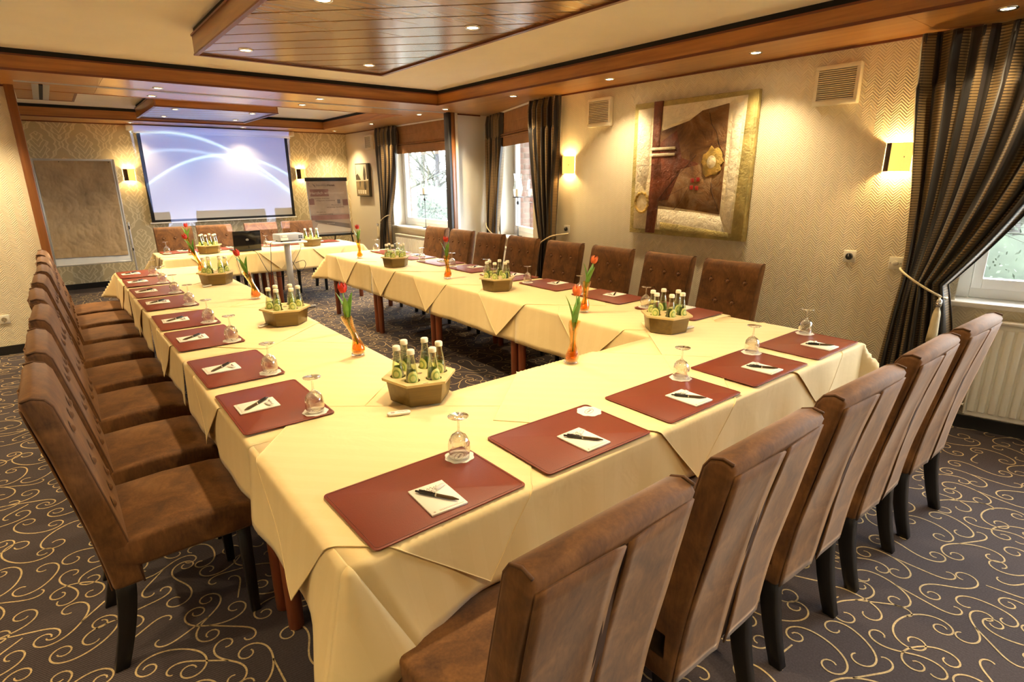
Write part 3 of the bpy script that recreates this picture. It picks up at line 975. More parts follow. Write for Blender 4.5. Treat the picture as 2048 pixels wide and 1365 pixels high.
# ------------------------------------------------------------------ wall lamps
def sconce(loc, rz, label, watt=SCONCE_W):
    """local +y points away from the wall into the room, x along wall"""
    o = empty('wall_lamp', loc, rz)
    W_, D_, H_ = .155, .085, .178
    MB().box(-.05, .05, 0, .012, -.07, .07).build('wall_plate', 'sconce_brown', o, bevel=.002)
    # bent front shade: brown third, gold leaf two thirds
    def arc(a0, a1, n=9):
        out = []
        for i in range(n):
            a = a0 + (a1 - a0) * i / (n - 1)
            out.append((a * W_ / 2, D_ * (1 - .88 * a ** 4)))
        return out
    def shell(a0, a1, th):
        p = arc(a0, a1)
        return p + [(x, y - th) for x, y in reversed(p)]
    MB().prism(shell(.30, 1.0, .006), -H_ / 2, H_ / 2, 'z').build('brown_shade', 'sconce_brown', o)
    MB().prism(shell(-1.0, .30, .006), -H_ / 2, H_ / 2, 'z').build('gold_shade', 'gold_glow', o)
    MB().box(-.055, .055, .012, .07, -.004, .004).build('arm', 'sconce_brown', o)
    MB().lathe([(0, .034), (.012, .028), (.016, .016), (.013, .006), (.008, .004)], 14, (0, .045, 0)).build('bulb', 'bulb', o)
    MB().lathe([(0, -.034), (.012, -.028), (.016, -.016), (.013, -.006), (.008, -.004)], 14, (0, .045, 0)).build('bulb', 'bulb', o)
    for dz in (.045, -.045):
        l = bpy.data.lights.new('lamp_glow', 'POINT'); l.energy = watt; l.color = (1.0, .66, .25); l.shadow_soft_size = .015
        lo = bpy.data.objects.new('lamp_glow', l); COL.objects.link(lo); lo.parent = o; lo.location = (0, .045, dz)
    return tag(o, label, 'wall lamp', 'gold leaf wall lamps')


sconce((XR, 1.47, 1.735), PI / 2, 'gold leaf wall lamp beside the nearest curtain')
sconce((XR, 4.565, 1.75), PI / 2, 'gold leaf wall lamp left of the big painting')
sconce((1.075, YB, 1.71), PI, 'gold leaf wall lamp left of the screen')
sconce((3.76, YB, 1.72), PI, 'gold leaf wall lamp right of the screen')
for y_ in (.4, 2.6, 4.8):  # unseen lamps, added to brighten the ceiling and left side
    sconce((XL, y_, 1.74), -PI / 2, 'unseen gold leaf wall lamp added on the left wall', 8.0)


# ------------------------------------------------------------------ wall things
def vent(loc, rz, w_, h_, n, label):
    o = empty('wall_vent', loc, rz)
    MB().box(-w_ / 2, w_ / 2, 0, .035, -h_ / 2, h_ / 2).build('housing', 'cream_plastic', o, bevel=.006)
    m = .022
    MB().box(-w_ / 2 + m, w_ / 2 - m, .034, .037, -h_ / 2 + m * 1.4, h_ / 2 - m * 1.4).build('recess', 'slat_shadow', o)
    MB().box(-w_ / 2, w_ / 2, .035, .055, -h_ / 2, -h_ / 2 + m * 1.4).build('frame_bottom', 'cream_plastic', o, bevel=.003)
    MB().box(-w_ / 2, w_ / 2, .035, .055, h_ / 2 - m * 1.4, h_ / 2).build('frame_top', 'cream_plastic', o, bevel=.003)
    for sx in (-1, 1):
        MB().box(min(sx * w_ / 2, sx * (w_ / 2 - m)), max(sx * w_ / 2, sx * (w_ / 2 - m)), .035, .055, -h_ / 2 + m * 1.4, h_ / 2 - m * 1.4).build('frame_side', 'cream_plastic', o)
    a, b = -h_ / 2 + m * 1.4, h_ / 2 - m * 1.4
    sl = None
    for i in range(n):
        z = a + (b - a) * (i + .5) / n
        hh_ = (b - a) / n
        prof = [(.038, z + .45 * hh_), (.038, z + .1 * hh_), (.054, z - .42 * hh_), (.054, z - .05 * hh_)]
        if sl is None:
            sl = MB().prism([(y, zz - z) for y, zz in prof], -w_ / 2 + m, w_ / 2 - m, 'x').build('slat', 'cream_plastic', o, loc=(0, 0, z))
        else:
            c = sl.copy(); COL.objects.link(c); c.location = (0, 0, z)
    return tag(o, label, 'vent')


vent((XR, 4.12, 2.235), PI / 2, .30, .265, 13, 'cream slatted wall vent left of the painting')
vent((XR, 1.91, 2.225), PI / 2, .29, .26, 15, 'cream slatted wall vent above the near wall lamp')
vent((XF, 9.93, 2.25), PI / 2, .26, .25, 11, 'cream wall vent in the far room above the small picture')


def painting():
    yc, zc = 3.06, 1.685
    o = empty('abstract_painting', (XR, yc, zc), PI / 2)   # local x -> +Y world (left in photo), local y -> -X (room)
    W_, H_ = 1.195, 1.155
    MB().box(-W_ / 2, W_ / 2, .012, .055, -H_ / 2, H_ / 2).build('canvas', 'p_olive', o, bevel=.004)

    def patch(name, mat, pts, d, y=.055):
        # pts in picture fractions: u from left 0..1, v from top 0..1
        poly = [(W_ / 2 - u * W_, H_ / 2 - v * H_) for u, v in pts]
        MB().prism(poly, y - .004, y + d, 'y').build(name, mat, o, bevel=.0015, seg=1)
    patch('cream_field', 'p_cream', [(.035, .045), (.93, .03), (.90, .95), (.04, .965)], .004)
    patch('white_panel', 'p_white', [(.045, .05), (.165, .04), (.165, .48), (.14, .66), (.045, .56)], .007)
    patch('white_panel', 'p_white', [(.265, .04), (.85, .035), (.80, .075), (.56, .13), (.275, .19)], .007)
    patch('white_panel', 'p_white', [(.27, .80), (.80, .82), (.86, .96), (.27, .95)], .006)
    patch('white_panel', 'p_white', [(.83, .08), (.905, .07), (.885, .93), (.83, .87)], .006)
    patch('olive_band', 'p_olive', [(.93, .02), (.985, .02), (.985, .985), (.905, .985)], .006)
    patch('olive_band', 'p_olive', [(.30, .90), (.88, .945), (.88, .985), (.30, .965)], .008)
    patch('brown_field', 'p_brown', [(.255, .22), (.50, .16), (.60, .10), (.80, .07), (.805, .50), (.80, .82), (.55, .795), (.27, .775)], .010)
    patch('dark_stripe', 'p_red', [(.185, .0), (.265, .0), (.255, .30), (.30, .60), (.27, .78), (.25, .99), (.165, .99), (.19, .55)], .012)
    patch('rust_patch', 'p_red', [(.26, .30), (.40, .22), (.46, .42), (.60, .46), (.52, .60), (.40, .72), (.27, .74)], .011)
    patch('brown_field', 'p_brown', [(.36, .74), (.46, .50), (.66, .46), (.72, .56), (.70, .76), (.44, .78)], .0135)
    for v in (.335, .38):
        patch('white_bar', 'p_white', [(.175, v), (.40, v), (.40, v + .019), (.175, v + .022)], .020)
    cx, cz = .71, .455
    rr = random.Random(2)
    patch('gold_medallion', 'p_gold', [(cx + (.088 + rr.uniform(-.018, .012)) * math.cos(a) * .95, cz + (.10 + rr.uniform(-.018, .014)) * math.sin(a)) for a in lin(0, 2 * PI, 23)[:-1]], .022)
    patch('gold_medallion_core', 'p_cream', [(cx + .035 * math.cos(a), cz + .045 * math.sin(a)) for a in lin(0, 2 * PI, 15)[:-1]], .026)
    for u, v in ((.565, .582), (.612, .576), (.562, .634), (.606, .638)):
        patch('red_square', 'p_scarlet', [(u - .012, v - .015), (u + .011, v - .016), (u + .013, v + .014), (u - .011, v + .015)], .022)
    ring = MB()
    n = 28
    cu, cv = .115, .755
    c0 = (W_ / 2 - cu * W_, H_ / 2 - cv * H_)
    ring.tube([(c0[0] + .075 * math.cos(2 * PI * i / n), .062, c0[1] + .088 * math.sin(2 * PI * i / n)) for i in range(n + 1)], [.013 + .006 * math.sin(3 * i) for i in range(n + 1)], 8)
    ring.build('ring', 'p_gold', o)
    for (a, b, c, d_) in ((.27, .73, .58, .40), (.30, .74, .55, .62), (.66, .12, .80, .42), (.42, .80, .62, .52), (.72, .60, .79, .80)):
        q0 = (W_ / 2 - a * W_, .067, H_ / 2 - b * H_); q1 = (W_ / 2 - c * W_, .067, H_ / 2 - d_ * H_)
        mid = [tuple(q0[k] + (q1[k] - q0[k]) * t_ + (rr.uniform(-.02, .02) if k != 1 else 0) for k in range(3)) for t_ in (.25, .5, .75)]
        MB().tube([q0, *mid, q1], .0022, 6).build('crease', 'p_line', o)
    return tag(o, 'large abstract canvas in cream, brown and dark red on the right wall', 'painting')


painting()


def small_picture():
    o = empty('tree_picture', (XF, 10.27, 1.605), PI / 2)
    MB().box(-.28, .28, .01, .055, -.295, .295).build('canvas', 'photo_dark', o, bevel=.003)
    def patch(name, mat, pts, y): MB().prism([(.28 - u * .56, .295 - v * .59) for u, v in pts], .055, y, 'y').build(name, mat, o)
    patch('sky_area', 'photo_sky', [(.04, .03), (.86, .03), (.86, .48), (.04, .50)], .0562)
    patch('water_area', 'photo_mid', [(.04, .54), (.96, .52), (.96, .97), (.04, .97)], .0562)
    patch('bank_line', 'photo_sky', [(.02, .50), (.97, .47), (.97, .52), (.02, .54)], .0566)
    patch('tree_shape', 'photo_dark', [(.62, .50), (.60, .35), (.64, .20), (.70, .08), (.77, .20), (.80, .34), (.76, .50)], .057)
    patch('tree_shape', 'photo_dark', [(.04, .50), (.04, .36), (.16, .30), (.30, .40), (.40, .50)], .057)
    patch('tree_mirrored', 'photo_dark', [(.62, .54), (.60, .68), (.70, .90), (.80, .68), (.76, .54)], .057)
    patch('tree_mirrored', 'photo_dark', [(.25, .54), (.32, .74), (.40, .54)], .057)
    for k in range(4):
        patch('pale_block', 'photo_sky', [(.12 + .17 * k, .80), (.24 + .17 * k, .80), (.24 + .17 * k, .92), (.12 + .17 * k, .92)], .0575)
    tag(o, 'small canvas print of trees mirrored in water in the far room', 'picture')


small_picture()
o = MB().box(-.11, .11, 0, .03, -.14, .14).build('framed_picture', 'sconce_brown', loc=(XF, 9.52, 1.62), rot=(0, 0, PI / 2), bevel=.004)
tag(o, 'narrow dark brown frame half hidden by the far curtain', 'picture')


def wallplate(name, loc, rz, kind, label):
    o = empty(name, loc, rz)
    MB().box(-.042, .042, 0, .010, -.042, .042).build('cover_plate', 'white_plastic', o, bevel=.004)
    if kind == 'knob':
        MB().prism([(.026 * math.cos(a), .026 * math.sin(a)) for a in lin(0, 2 * PI, 25)[:-1]], .010, .014, 'y').build('dial_ring', 'grey_plastic', o)
        MB().prism([(.021 * math.cos(a), .021 * math.sin(a)) for a in lin(0, 2 * PI, 25)[:-1]], .014, .030, 'y').build('knob', 'black', o, bevel=.003)
        MB().box(-.002, .002, .030, .032, .002, .020).build('pointer', 'white_plastic', o)
    elif kind == 'dimmer':
        MB().prism([(.018 * math.cos(a), .018 * math.sin(a)) for a in lin(0, 2 * PI, 25)[:-1]], .010, .026, 'y').build('knob', 'white_plastic', o, bevel=.003)
        for sx in (-.032, .032): MB().prism([(sx + .003 * math.cos(a), .003 * math.sin(a)) for a in lin(0, 2 * PI, 9)[:-1]], .010, .0115, 'y').build('screw', 'iron', o)
    else:
        MB().prism([(.022 * math.cos(a), .022 * math.sin(a)) for a in lin(0, 2 * PI, 25)[:-1]], .010, .0112, 'y').build('socket_well', 'slat_shadow', o)
        for sx in (-.0095, .0095): MB().prism([(sx + .003 * math.cos(a), .003 * math.sin(a)) for a in lin(0, 2 * PI, 9)[:-1]], .0112, .0118, 'y').build('pin_hole', 'black', o)
        for sz in (-.02, .02): MB().box(-.004, .004, .0112, .014, sz - .003, sz + .003).build('earth_clip', 'chrome', o)
    return tag(o, label, 'socket' if kind == 'socket' else 'wall switch')


wallplate('control_dial', (XR, 4.58, 1.075), PI / 2, 'knob', 'white wall dial with black knob below the left wall lamp')
wallplate('control_dial', (XR, 1.67, 1.065), PI / 2, 'knob', 'white wall dial with black knob right of the last chair')
wallplate('dimmer_switch', (XR, 1.375, 1.047), PI / 2, 'dimmer', 'white rotary dimmer beside the nearest curtain')
wallplate('wall_socket', (-.53, 7.18, .345), PI, 'socket', 'white wall socket on the left wall stub')


# ------------------------------------------------------------------ tables and cloths
ZTOP = .742


def make_table(L, Wd):
    o = empty('table')
    MB().box(-L / 2, L / 2, -Wd / 2, Wd / 2, ZTOP - .028, ZTOP).build('table_top', 'table_leg_wood', o, bevel=.004)
    MB().box(-L / 2 + .06, L / 2 - .06, -Wd / 2 + .06, Wd / 2 - .06, ZTOP - .09, ZTOP - .028).build('apron', 'table_leg_wood', o)
    for sx in (-1, 1):
        for sy in (-1, 1):
            MB().lathe([(0, 0), (.024, 0), (.028, .004), (.033, ZTOP - .028)], 18, (sx * (L / 2 - .045), sy * (Wd / 2 - .045), 0)).build('leg', 'table_leg_wood', o)
    return o


TB = Proto(make_table(1.2, .8))
TB2 = Proto(make_table(1.44, .8))
LX0, LX1 = .40, 1.20; RX0, RX1 = 2.56, 3.36
NY0, NY1 = 1.13, 1.93
for i in range(4):
    TB.at((.80, 1.97 + 1.2 * i + .6, 0), PI / 2, f'wooden table under the left cloths, {ORD[i]} from the near corner', 'table', 'meeting tables')
for i in range(4):
    TB.at((2.96, 2.0 + 1.2 * i + .6, 0), PI / 2, f'wooden table under the right cloths, {ORD[i]} from the near corner', 'table', 'meeting tables')
TB2.at((.40 + .725, 1.53, 0), 0, 'wooden table under the near cloth, left one', 'table', 'meeting tables')
TB2.at((.40 + .725 + 1.45, 1.53, 0), 0, 'wooden table under the near cloth, right one', 'table', 'meeting tables')
TB.at((1.53, 7.98, 0), 0, 'wooden table below the screen carrying the laptop', 'table', 'meeting tables')
TB.at((2.74, 7.98, 0), 0, 'wooden table below the screen, right of the projector stand', 'table', 'meeting tables')

ZCL = ZTOP + .003


def fold(d, r=.014):
    """flat distance beyond an edge -> (outward, down)"""
    if d <= 0: return 0.0, 0.0
    if d < r * PI / 2: return r * math.sin(d / r), r * (1 - math.cos(d / r))
    return r, r + d - r * PI / 2


def draper(x0, x1, y0, y1, z, lift=0.0, wave=.012, seed=0, ear=.8, flare=0.0):
    rnd = random.Random(seed)
    k1, k2, p1, p2 = rnd.uniform(7, 10), rnd.uniform(15, 21), rnd.uniform(0, 6), rnd.uniform(0, 6)

    def fn(x, y):
        dx = x0 - x if x < x0 else (x - x1 if x > x1 else 0); sx = -1 if x < x0 else 1
        dy = y0 - y if y < y0 else (y - y1 if y > y1 else 0); sy = -1 if y < y0 else 1
        if dx == 0 and dy == 0: return (x, y, z + lift)
        if dy == 0 or dx == 0:
            d = dx or dy; t_ = y if dx else x
            o_, dn = fold(d)
            wv = wave * min(1, d / .28) * (1.1 + math.sin(k1 * t_ + p1) + .6 * math.sin(k2 * t_ + p2))
            o_ = o_ + lift + wv + flare * d
            if dx: return ((x0 if sx < 0 else x1) + sx * o_, y, z + lift - dn)
            return (x, (y0 if sy < 0 else y1) + sy * o_, z + lift - dn)
        cx = x0 if sx < 0 else x1; cy = y0 if sy < 0 else y1
        big, small = max(dx, dy), min(dx, dy)
        o_, dn = fold(big)
        wv = lambda t_: wave * min(1, big / .28) * (1.1 + math.sin(k1 * t_ + p1) + .6 * math.sin(k2 * t_ + p2)) + flare * big
        e = small * ear * .707
        th = math.atan2(dy, dx)
        return (cx + sx * (e + math.cos(th) * (o_ + lift + wv(cy))), cy + sy * (e + math.sin(th) * (o_ + lift + wv(cx))), z + lift - dn)
    return fn


def edgegrid(a, b, lo, hi, step):
    """flat samples from a-lo to b+hi with fine rings at the edges"""
    out = []
    if lo: out += [a - lo * (1 - k / 9) for k in range(9)] + [a - .02, a - .014, a - .008, a - .003]
    n = max(2, int((b - a) / step))
    out += lin(a, b, n + 1)
    if hi: out += [b + .003, b + .008, b + .014, b + .02] + [b + hi * (k + 1) / 9 for k in range(9)]
    return sorted(set(round(q, 5) for q in out))


def base_cloth(x0, x1, y0, y1, h, label, seed, slit=None, extra=None):
    """h = hang on (x-, x+, y-, y+)"""
    fn0 = draper(x0, x1, y0, y1, ZCL, 0, .009, seed)

    def fn(x, y):
        if slit and (x < x0 or x > x1):
            d = (x0 - x) if x < x0 else (x - x1)
            m = (y0 + y1) / 2
            y = m + (y - m) * (1 - slit * d)
        p = fn0(x, y)
        return p
    mb = MB().grid(lambda a, b: fn(a, b), edgegrid(x0, x1, h[0], h[1], .08), edgegrid(y0, y1, h[2], h[3], .05))
    if extra: extra(mb)
    o = mb.build('tablecloth', 'cloth', solid=.0016)
    return tag(o, label, 'tablecloth', 'cream tablecloths')


CG = 'cream tablecloths'
for i in range(4):
    y0 = NY1 + .003 + i * 1.212; y1 = y0 + 1.209
    base_cloth(LX0, LX1, y0, y1, (.252, .30, 0, .27 if i == 3 else 0), f'cream cloth on the left table row, {ORD[i]} from the near corner', 20 + i, .16)
for i in range(4):
    y0 = NY1 + .003 + i * 1.222; y1 = y0 + 1.219
    base_cloth(RX0, RX1, y0, y1, (.31, .25, 0, .27 if i == 3 else 0), f'cream cloth on the right table row, {ORD[i]} from the near corner', 30 + i, .02)
base_cloth(.93, 3.34, 7.58, 8.38, (.27, .27, .27, .245), 'cream cloth on the table below the screen', 41)


def near_extra(mb):
    f2 = draper(LX0, 3.32, NY0, NY1, ZCL, 0, .009, 44)
    mb.grid(lambda x, y: f2(x, y), lin(LX1 + .035, RX0 - .035, 40), [NY1, NY1 + .004, NY1 + .01, NY1 + .016, NY1 + .022] + lin(NY1 + .03, NY1 + .30, 9))
    # big loose corner flap at the near left corner, between the two outermost hanging folds
    A_ = [left_hang(LX0 - q, NY0) for q in LQ]; B_ = [near_hang(LX0, NY0 - q) for q in NQ]
    n = len(A_)

    def flap(u, k):
        a = Vector(A_[int(k)]); b = Vector(B_[int(k)]); p = a.lerp(b, u)
        bul = math.sin(PI * u) * k / (n - 1) * .03
        return (p.x - bul * .5, p.y - bul, p.z)
    mb.grid(flap, lin(0, 1, 12), list(range(n)))


NQ = [0, .003, .008, .014, .02] + lin(.045, .25, 9)
LQ = [0, .003, .008, .014, .02] + lin(.052, .30, 9)
_nb = draper(LX0, 3.32, NY0, NY1, ZCL, 0, .010, 43)


def near_hang(x, y):
    p = _nb(x, y); d = max(0, NY0 - y); df = d / .25
    w_ = max(0, 1 - (x - LX0) / .5) ** 2
    return (p[0] + .135 * df * w_, p[1] - .062 * df * w_, p[2] - .035 * df * w_)


def left_hang(x, y):
    p = _nb(x, y); d = max(0, LX0 - x); df = d / .30
    w_ = max(0, 1 - (y - NY0) / .45) ** 2
    return (p[0] - .10 * df * w_, p[1] - .035 * df * w_, p[2] - .14 * df * w_)


def near_cloth():
    xs = edgegrid(LX0, 3.32, 0, .28, .05)
    ys = [NY0 - q for q in reversed(NQ)] + lin(NY0, NY1, 11)[1:]
    mb = MB().grid(near_hang, xs, ys)
    mb.grid(left_hang, [LX0 - q for q in reversed(LQ)], lin(NY0, NY1, 24))
    near_extra(mb)
    tag(mb.build('tablecloth', 'cloth', solid=.0016), 'cream cloth on the near table with a loose hanging corner', 'tablecloth', CG)


near_cloth()


def overlay(cx, cy, rect, label, seed, h=.70, rot=0.0, lift=.0030):
    fn = draper(*rect, ZCL, lift, .009, seed, flare=.07)
    c, s_ = math.cos(PI / 4 + rot), math.sin(PI / 4 + rot)
    q = h * math.sqrt(.5)

    def g(a, b):
        x, y = a * q, b * q
        return fn(cx + c * x - s_ * y, cy + s_ * x + c * y)
    n = 56
    mb = MB().grid(g, lin(-1, 1, n), lin(-1, 1, n))
    k = lin(-1, 1, 70)
    rim = [g(a, -1) for a in k] + [g(1, a) for a in k[1:]] + [g(-a, 1) for a in k[1:]] + [g(-1, -a) for a in k[1:]]
    mb.tube(rim, .0019, 5, cap=False)
    return tag(mb.build('overlay_cloth', 'cloth'), label, 'overlay cloth', 'square cream overlay cloths laid cornerwise')


BIG = 50
rectL = (LX0, LX1, -BIG, 6.78); rectR = (RX0, RX1, -BIG, 6.82); rectN = (LX0, 3.32, NY0, BIG)
for i, cy in enumerate((2.62, 3.75, 4.95, 6.12)):
    overlay(.80, cy, rectL, f'square cloth laid cornerwise on the left row, {ORD[i]} from the near end', 60 + i, .66, random.uniform(-.05, .05), .0026 + .0012 * (i % 2))
for i, cy in enumerate((2.42, 3.34, 4.39, 5.33, 6.23)):
    overlay(2.96, cy, rectR, f'square cloth with a hanging point on the right row, {ORD[i]} from the near end', 70 + i, .695, random.uniform(-.04, .04), .0026 + .0012 * (i % 2))
for i, cx in enumerate((.72, 1.81, 2.80)):
    overlay(cx, 1.53, rectN if i != 1 else (LX0, 3.32, NY0, NY1), 'square cloth with a hanging point on the near table, ' + ('left', 'middle', 'right')[i], 80 + i, .655 if i else .63, (.10, -.06, .05)[i], (.0050, .0062, .0056)[i])
rectF = (.93, 3.34, 7.58, 8.38)
for i, cx in enumerate((1.42, 2.18, 2.86)):
    overlay(cx, 7.98, rectF, 'square cloth with a hanging point on the screen table, ' + ('left', 'middle', 'right')[i], 90 + i, .64, .03, .0026 + .0012 * (i % 2))


# ------------------------------------------------------------------ chairs
def make_chair():
    o = empty('chair')
    wd = .455
    # seat
    sp = [(-.19, .375), (.255, .375), (.262, .475), (.20, .488), (.03, .493), (-.19, .482)]
    st_ = MB().prism(sp, -wd / 2, wd / 2, 'x').build('seat', 'suede', o, bevel=.016, seg=3, angle=40)
    MB().tube([(-wd / 2 + .006, -.16, .473), (-wd / 2 + .006, .255, .466), (-wd / 2 + .03, .258, .467), (wd / 2 - .03, .258, .467), (wd / 2 - .006, .255, .466), (wd / 2 - .006, -.16, .473)], .0035, 6).build('piping', 'suede_seam', st_)
    # backrest profile (y,z)
    rear = [(-.197, .315), (-.209, .42), (-.226, .55), (-.247, .68), (-.272, .82), (-.300, .95), (-.311, 1.0)]
    front = [(-.105, .315), (-.118, .42), (-.135, .52), (-.158, .64), (-.186, .78), (-.216, .92), (-.230, .985), (-.246, 1.010), (-.275, 1.020), (-.301, 1.014)]
    prof = rear + front[::-1]
    bk = MB().prism(prof, -wd / 2, wd / 2, 'x').build('backrest', 'suede', o, bevel=.014, seg=3, angle=50)
    # seam piping along both sides
    for sx in (-1, 1):
        for ln in (front,):
            MB().tube([(sx * (wd / 2 - .006), y - .005, z) for y, z in ln], .004, 6).build('piping', 'suede_seam', bk)

    def fy(z):
        for (y0, z0), (y1, z1) in zip(front[:-1], front[1:]):
            if z0 <= z <= z1: return y0 + (y1 - y0) * (z - z0) / (z1 - z0)
        return front[0][0]

    def ry(z):
        for (y0, z0), (y1, z1) in zip(rear[:-1], rear[1:]):
            if z0 <= z <= z1: return y0 + (y1 - y0) * (z - z0) / (z1 - z0)
        return rear[-1][0]
    bt = None
    for z, xs in ((.875, (-.135, 0, .135)), (.725, (-.068, .068)), (.585, (-.135, 0, .135))):
        for x in xs:
            if bt is None:
                bt = MB().lathe([(0, .010), (.008, .009), (.013, .004), (.016, -.001), (.024, -.001), (.030, .0005)], 12).build('button', 'suede', bk, (x, fy(z), z), (-PI / 2 + .18, 0, 0))
            else:
                c = bt.copy(); COL.objects.link(c); c.location = (x, fy(z), z)
            V = []
            for dx, dz in ((-.026, .003), (-.010, .012), (0, .030), (.010, .012), (.026, .003), (.009, -.010), (0, -.022), (-.009, -.010)):
                V.append((x + dx, fy(z + dz) + .0012, z + dz))
            MB().add(V, [tuple(range(8))]).build('tuft_shade', 'tuft_shade', bk)  # flat dark patch, paints the shade of the dimple around the button
    # two rear cloth panels with an open pleat between them
    for sx, g0, g1 in ((-1, .004, .020), (1, .004, .014)):
        def pf(u, v, sx=sx, g0=g0, g1=g1):
            z = .318 + (.985 - .318) * v
            gap = g0 + (g1 - g0) * (1 - v) + .006 * math.sin(v * 9 + sx)
            xin = .03 * 0 + gap; xout = wd / 2 - .010
            x = sx * (xin + (xout - xin) * u)
            return (x, ry(z) - .0035 - .007 * (1 - u) ** 6 - .003 * math.sin(v * 7 + 3 * u), z)
        MB().grid(pf, lin(0, 1, 9), lin(0, 1, 18)).build('rear_panel', 'suede', bk, solid=.005)
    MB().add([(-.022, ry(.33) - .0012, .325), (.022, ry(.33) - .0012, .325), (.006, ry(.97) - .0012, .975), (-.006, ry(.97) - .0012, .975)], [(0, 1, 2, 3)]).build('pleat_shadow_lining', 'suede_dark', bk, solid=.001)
    # legs
    for sx in (-1, 1):
        x = sx * (wd / 2 - .032)
        def rl(z): return -.163 - .062 * ((.33 - z) / .33) ** 1.6
        mb = MB()
        zs = lin(.325, 0, 7)
        for k in range(6):
            za, zb = zs[k], zs[k + 1]
            ha, hb = .024 - .005 * (1 - za / .33), .024 - .005 * (1 - zb / .33)
            da, db = .030 - .008 * (1 - za / .33), .030 - .008 * (1 - zb / .33)
            A = [(x - ha, rl(za) - da, za), (x + ha, rl(za) - da, za), (x + ha, rl(za) + da, za), (x - ha, rl(za) + da, za)]
            B = [(x - hb, rl(zb) - db, zb), (x + hb, rl(zb) - db, zb), (x + hb, rl(zb) + db, zb), (x - hb, rl(zb) + db, zb)]
            mb.add(A + B, [(0, 1, 5, 4), (1, 2, 6, 5), (2, 3, 7, 6), (3, 0, 4, 7)] + ([(3, 2, 1, 0)] if k == 0 else []) + ([(4, 5, 6, 7)] if k == 5 else []))
        mb.build('leg', 'chair_black', o, weld=True, bevel=.003, seg=1, angle=50)
        mb = MB()
        y = .215
        mb.add([(x - .022, y - .022, .376), (x + .022, y - .022, .376), (x + .022, y + .022, .376), (x - .022, y + .022, .376), (x - .016, y - .016, 0), (x + .016, y - .016, 0), (x + .016, y + .016, 0), (x - .016, y + .016, 0)],
               [(0, 1, 5, 4), (1, 2, 6, 5), (2, 3, 7, 6), (3, 0, 4, 7), (3, 2, 1, 0), (4, 5, 6, 7)])
        mb.build('leg', 'chair_black', o, bevel=.003, seg=1)
    return o


CH = Proto(make_chair())
LEFT_Y = [2.27, 2.86, 3.50, 4.10, 4.75, 5.32, 5.93, 6.50]
NEAR_X = [.705, 1.285, 1.88, 2.475, 3.045]
RIGHT_Y = [2.24, 2.81, 3.42, 4.03, 4.67, 5.25, 5.84, 6.42]
FAR_X = [1.25, 1.76, 2.38, 2.90]
rj = random.Random(3)
SUITE = 'brown suede chairs around the tables'
for i, y in enumerate(LEFT_Y):
    CH.at((.145 + rj.uniform(-.012, .012), y, 0), -PI / 2 + rj.uniform(-.03, .03), f'brown suede chair on the left side, {ORD[i]} from the near end', 'chair', SUITE)
for i, x in enumerate(NEAR_X):
    CH.at((x, .875 + rj.uniform(-.01, .01), 0), rj.uniform(-.025, .025), f'brown suede chair seen from behind at the near table, {ORD[i]} from the left', 'chair', SUITE)
for i, y in enumerate(RIGHT_Y):
    CH.at((3.615, y, 0), PI / 2 + rj.uniform(-.03, .03), f'buttoned brown suede chair along the right wall, {ORD[i]} from the near end', 'chair', SUITE)
for i, x in enumerate(FAR_X):
    CH.at((x, 8.635, 0), PI + rj.uniform(-.03, .03), f'buttoned brown suede chair below the screen, {ORD[i]} from the left', 'chair', SUITE)


# ------------------------------------------------------------------ place settings
def rrect(w_, h_, r, n=4):
    out = []
    for cx, cy, a0 in ((w_ / 2 - r, h_ / 2 - r, 0), (-w_ / 2 + r, h_ / 2 - r, PI / 2), (-w_ / 2 + r, -h_ / 2 + r, PI), (w_ / 2 - r, -h_ / 2 + r, 1.5 * PI)):
        for i in range(n + 1):
            a = a0 + PI / 2 * i / n
            out.append((cx + r * math.cos(a), cy + r * math.sin(a)))
    return out


def make_mat():
    o = empty('desk_mat')
    MB().prism(rrect(.485, .33, .016), 0, .004).build('leather_sheet', 'leather', o, bevel=.0015, seg=2)
    MB().tube([(*p, .0042) for p in rrect(.469, .314, .010)] + [(*rrect(.469, .314, .010)[0], .0042)], .0009, 4).build('stitching', 'leather_edge', o)
    return o


def make_pad():
    o = empty('notepad')
    MB().box(-.055, .055, -.074, .074, 0, .006).build('paper_block', 'paper', o, bevel=.0006, seg=1)
    rr = random.Random(4)
    m = MB()
    for k, (x0, x1, z) in enumerate(((-.028, .026, .050), (-.010, .022, .038))):
        pts = [(x0 + (x1 - x0) * i / 16, z + .0055 * math.sin(i * 2.1 + k) * (1 if k == 0 else .6) + .002 * math.sin(i * .9), .0064) for i in range(17)]
        m.tube(pts, .0007, 4)
    m.build('script_heading', 'ink', o)
    MB().box(-.046, -.040, -.068, -.062, .006, .0063).build('corner_mark', 'ink_light', o)
    MB().box(-.028, .046, -.067, -.0655, .006, .0063).build('footer_line', 'ink_light', o)
    MB().box(-.028, .030, -.063, -.062, .006, .0063).build('footer_line', 'ink_light', o)
    return o


def make_pen():
    o = empty('pen')
    MB().lathe([(0, -.070), (.0015, -.069), (.0042, -.054), (.0050, -.050), (.0052, 0)], 12).build('barrel', 'pen_bronze', o, (0, 0, .0055), (-PI / 2, 0, 0))
    MB().lathe([(.0053, 0), (.0056, .004), (.0054, .052), (.0030, .056), (.0030, .066), (0, .067)], 12).build('upper_barrel', 'pen_black', o, (0, 0, .0055), (-PI / 2, 0, 0))
    MB().lathe([(.0052, -.002), (.0057, -.001), (.0057, .002), (.0052, .003)], 12).build('ring', 'chrome', o, (0, 0, .0055), (-PI / 2, 0, 0))
    MB().box(-.0016, .0016, .012, .054, .0108, .0125).build('clip', 'pen_black', o)
    return o


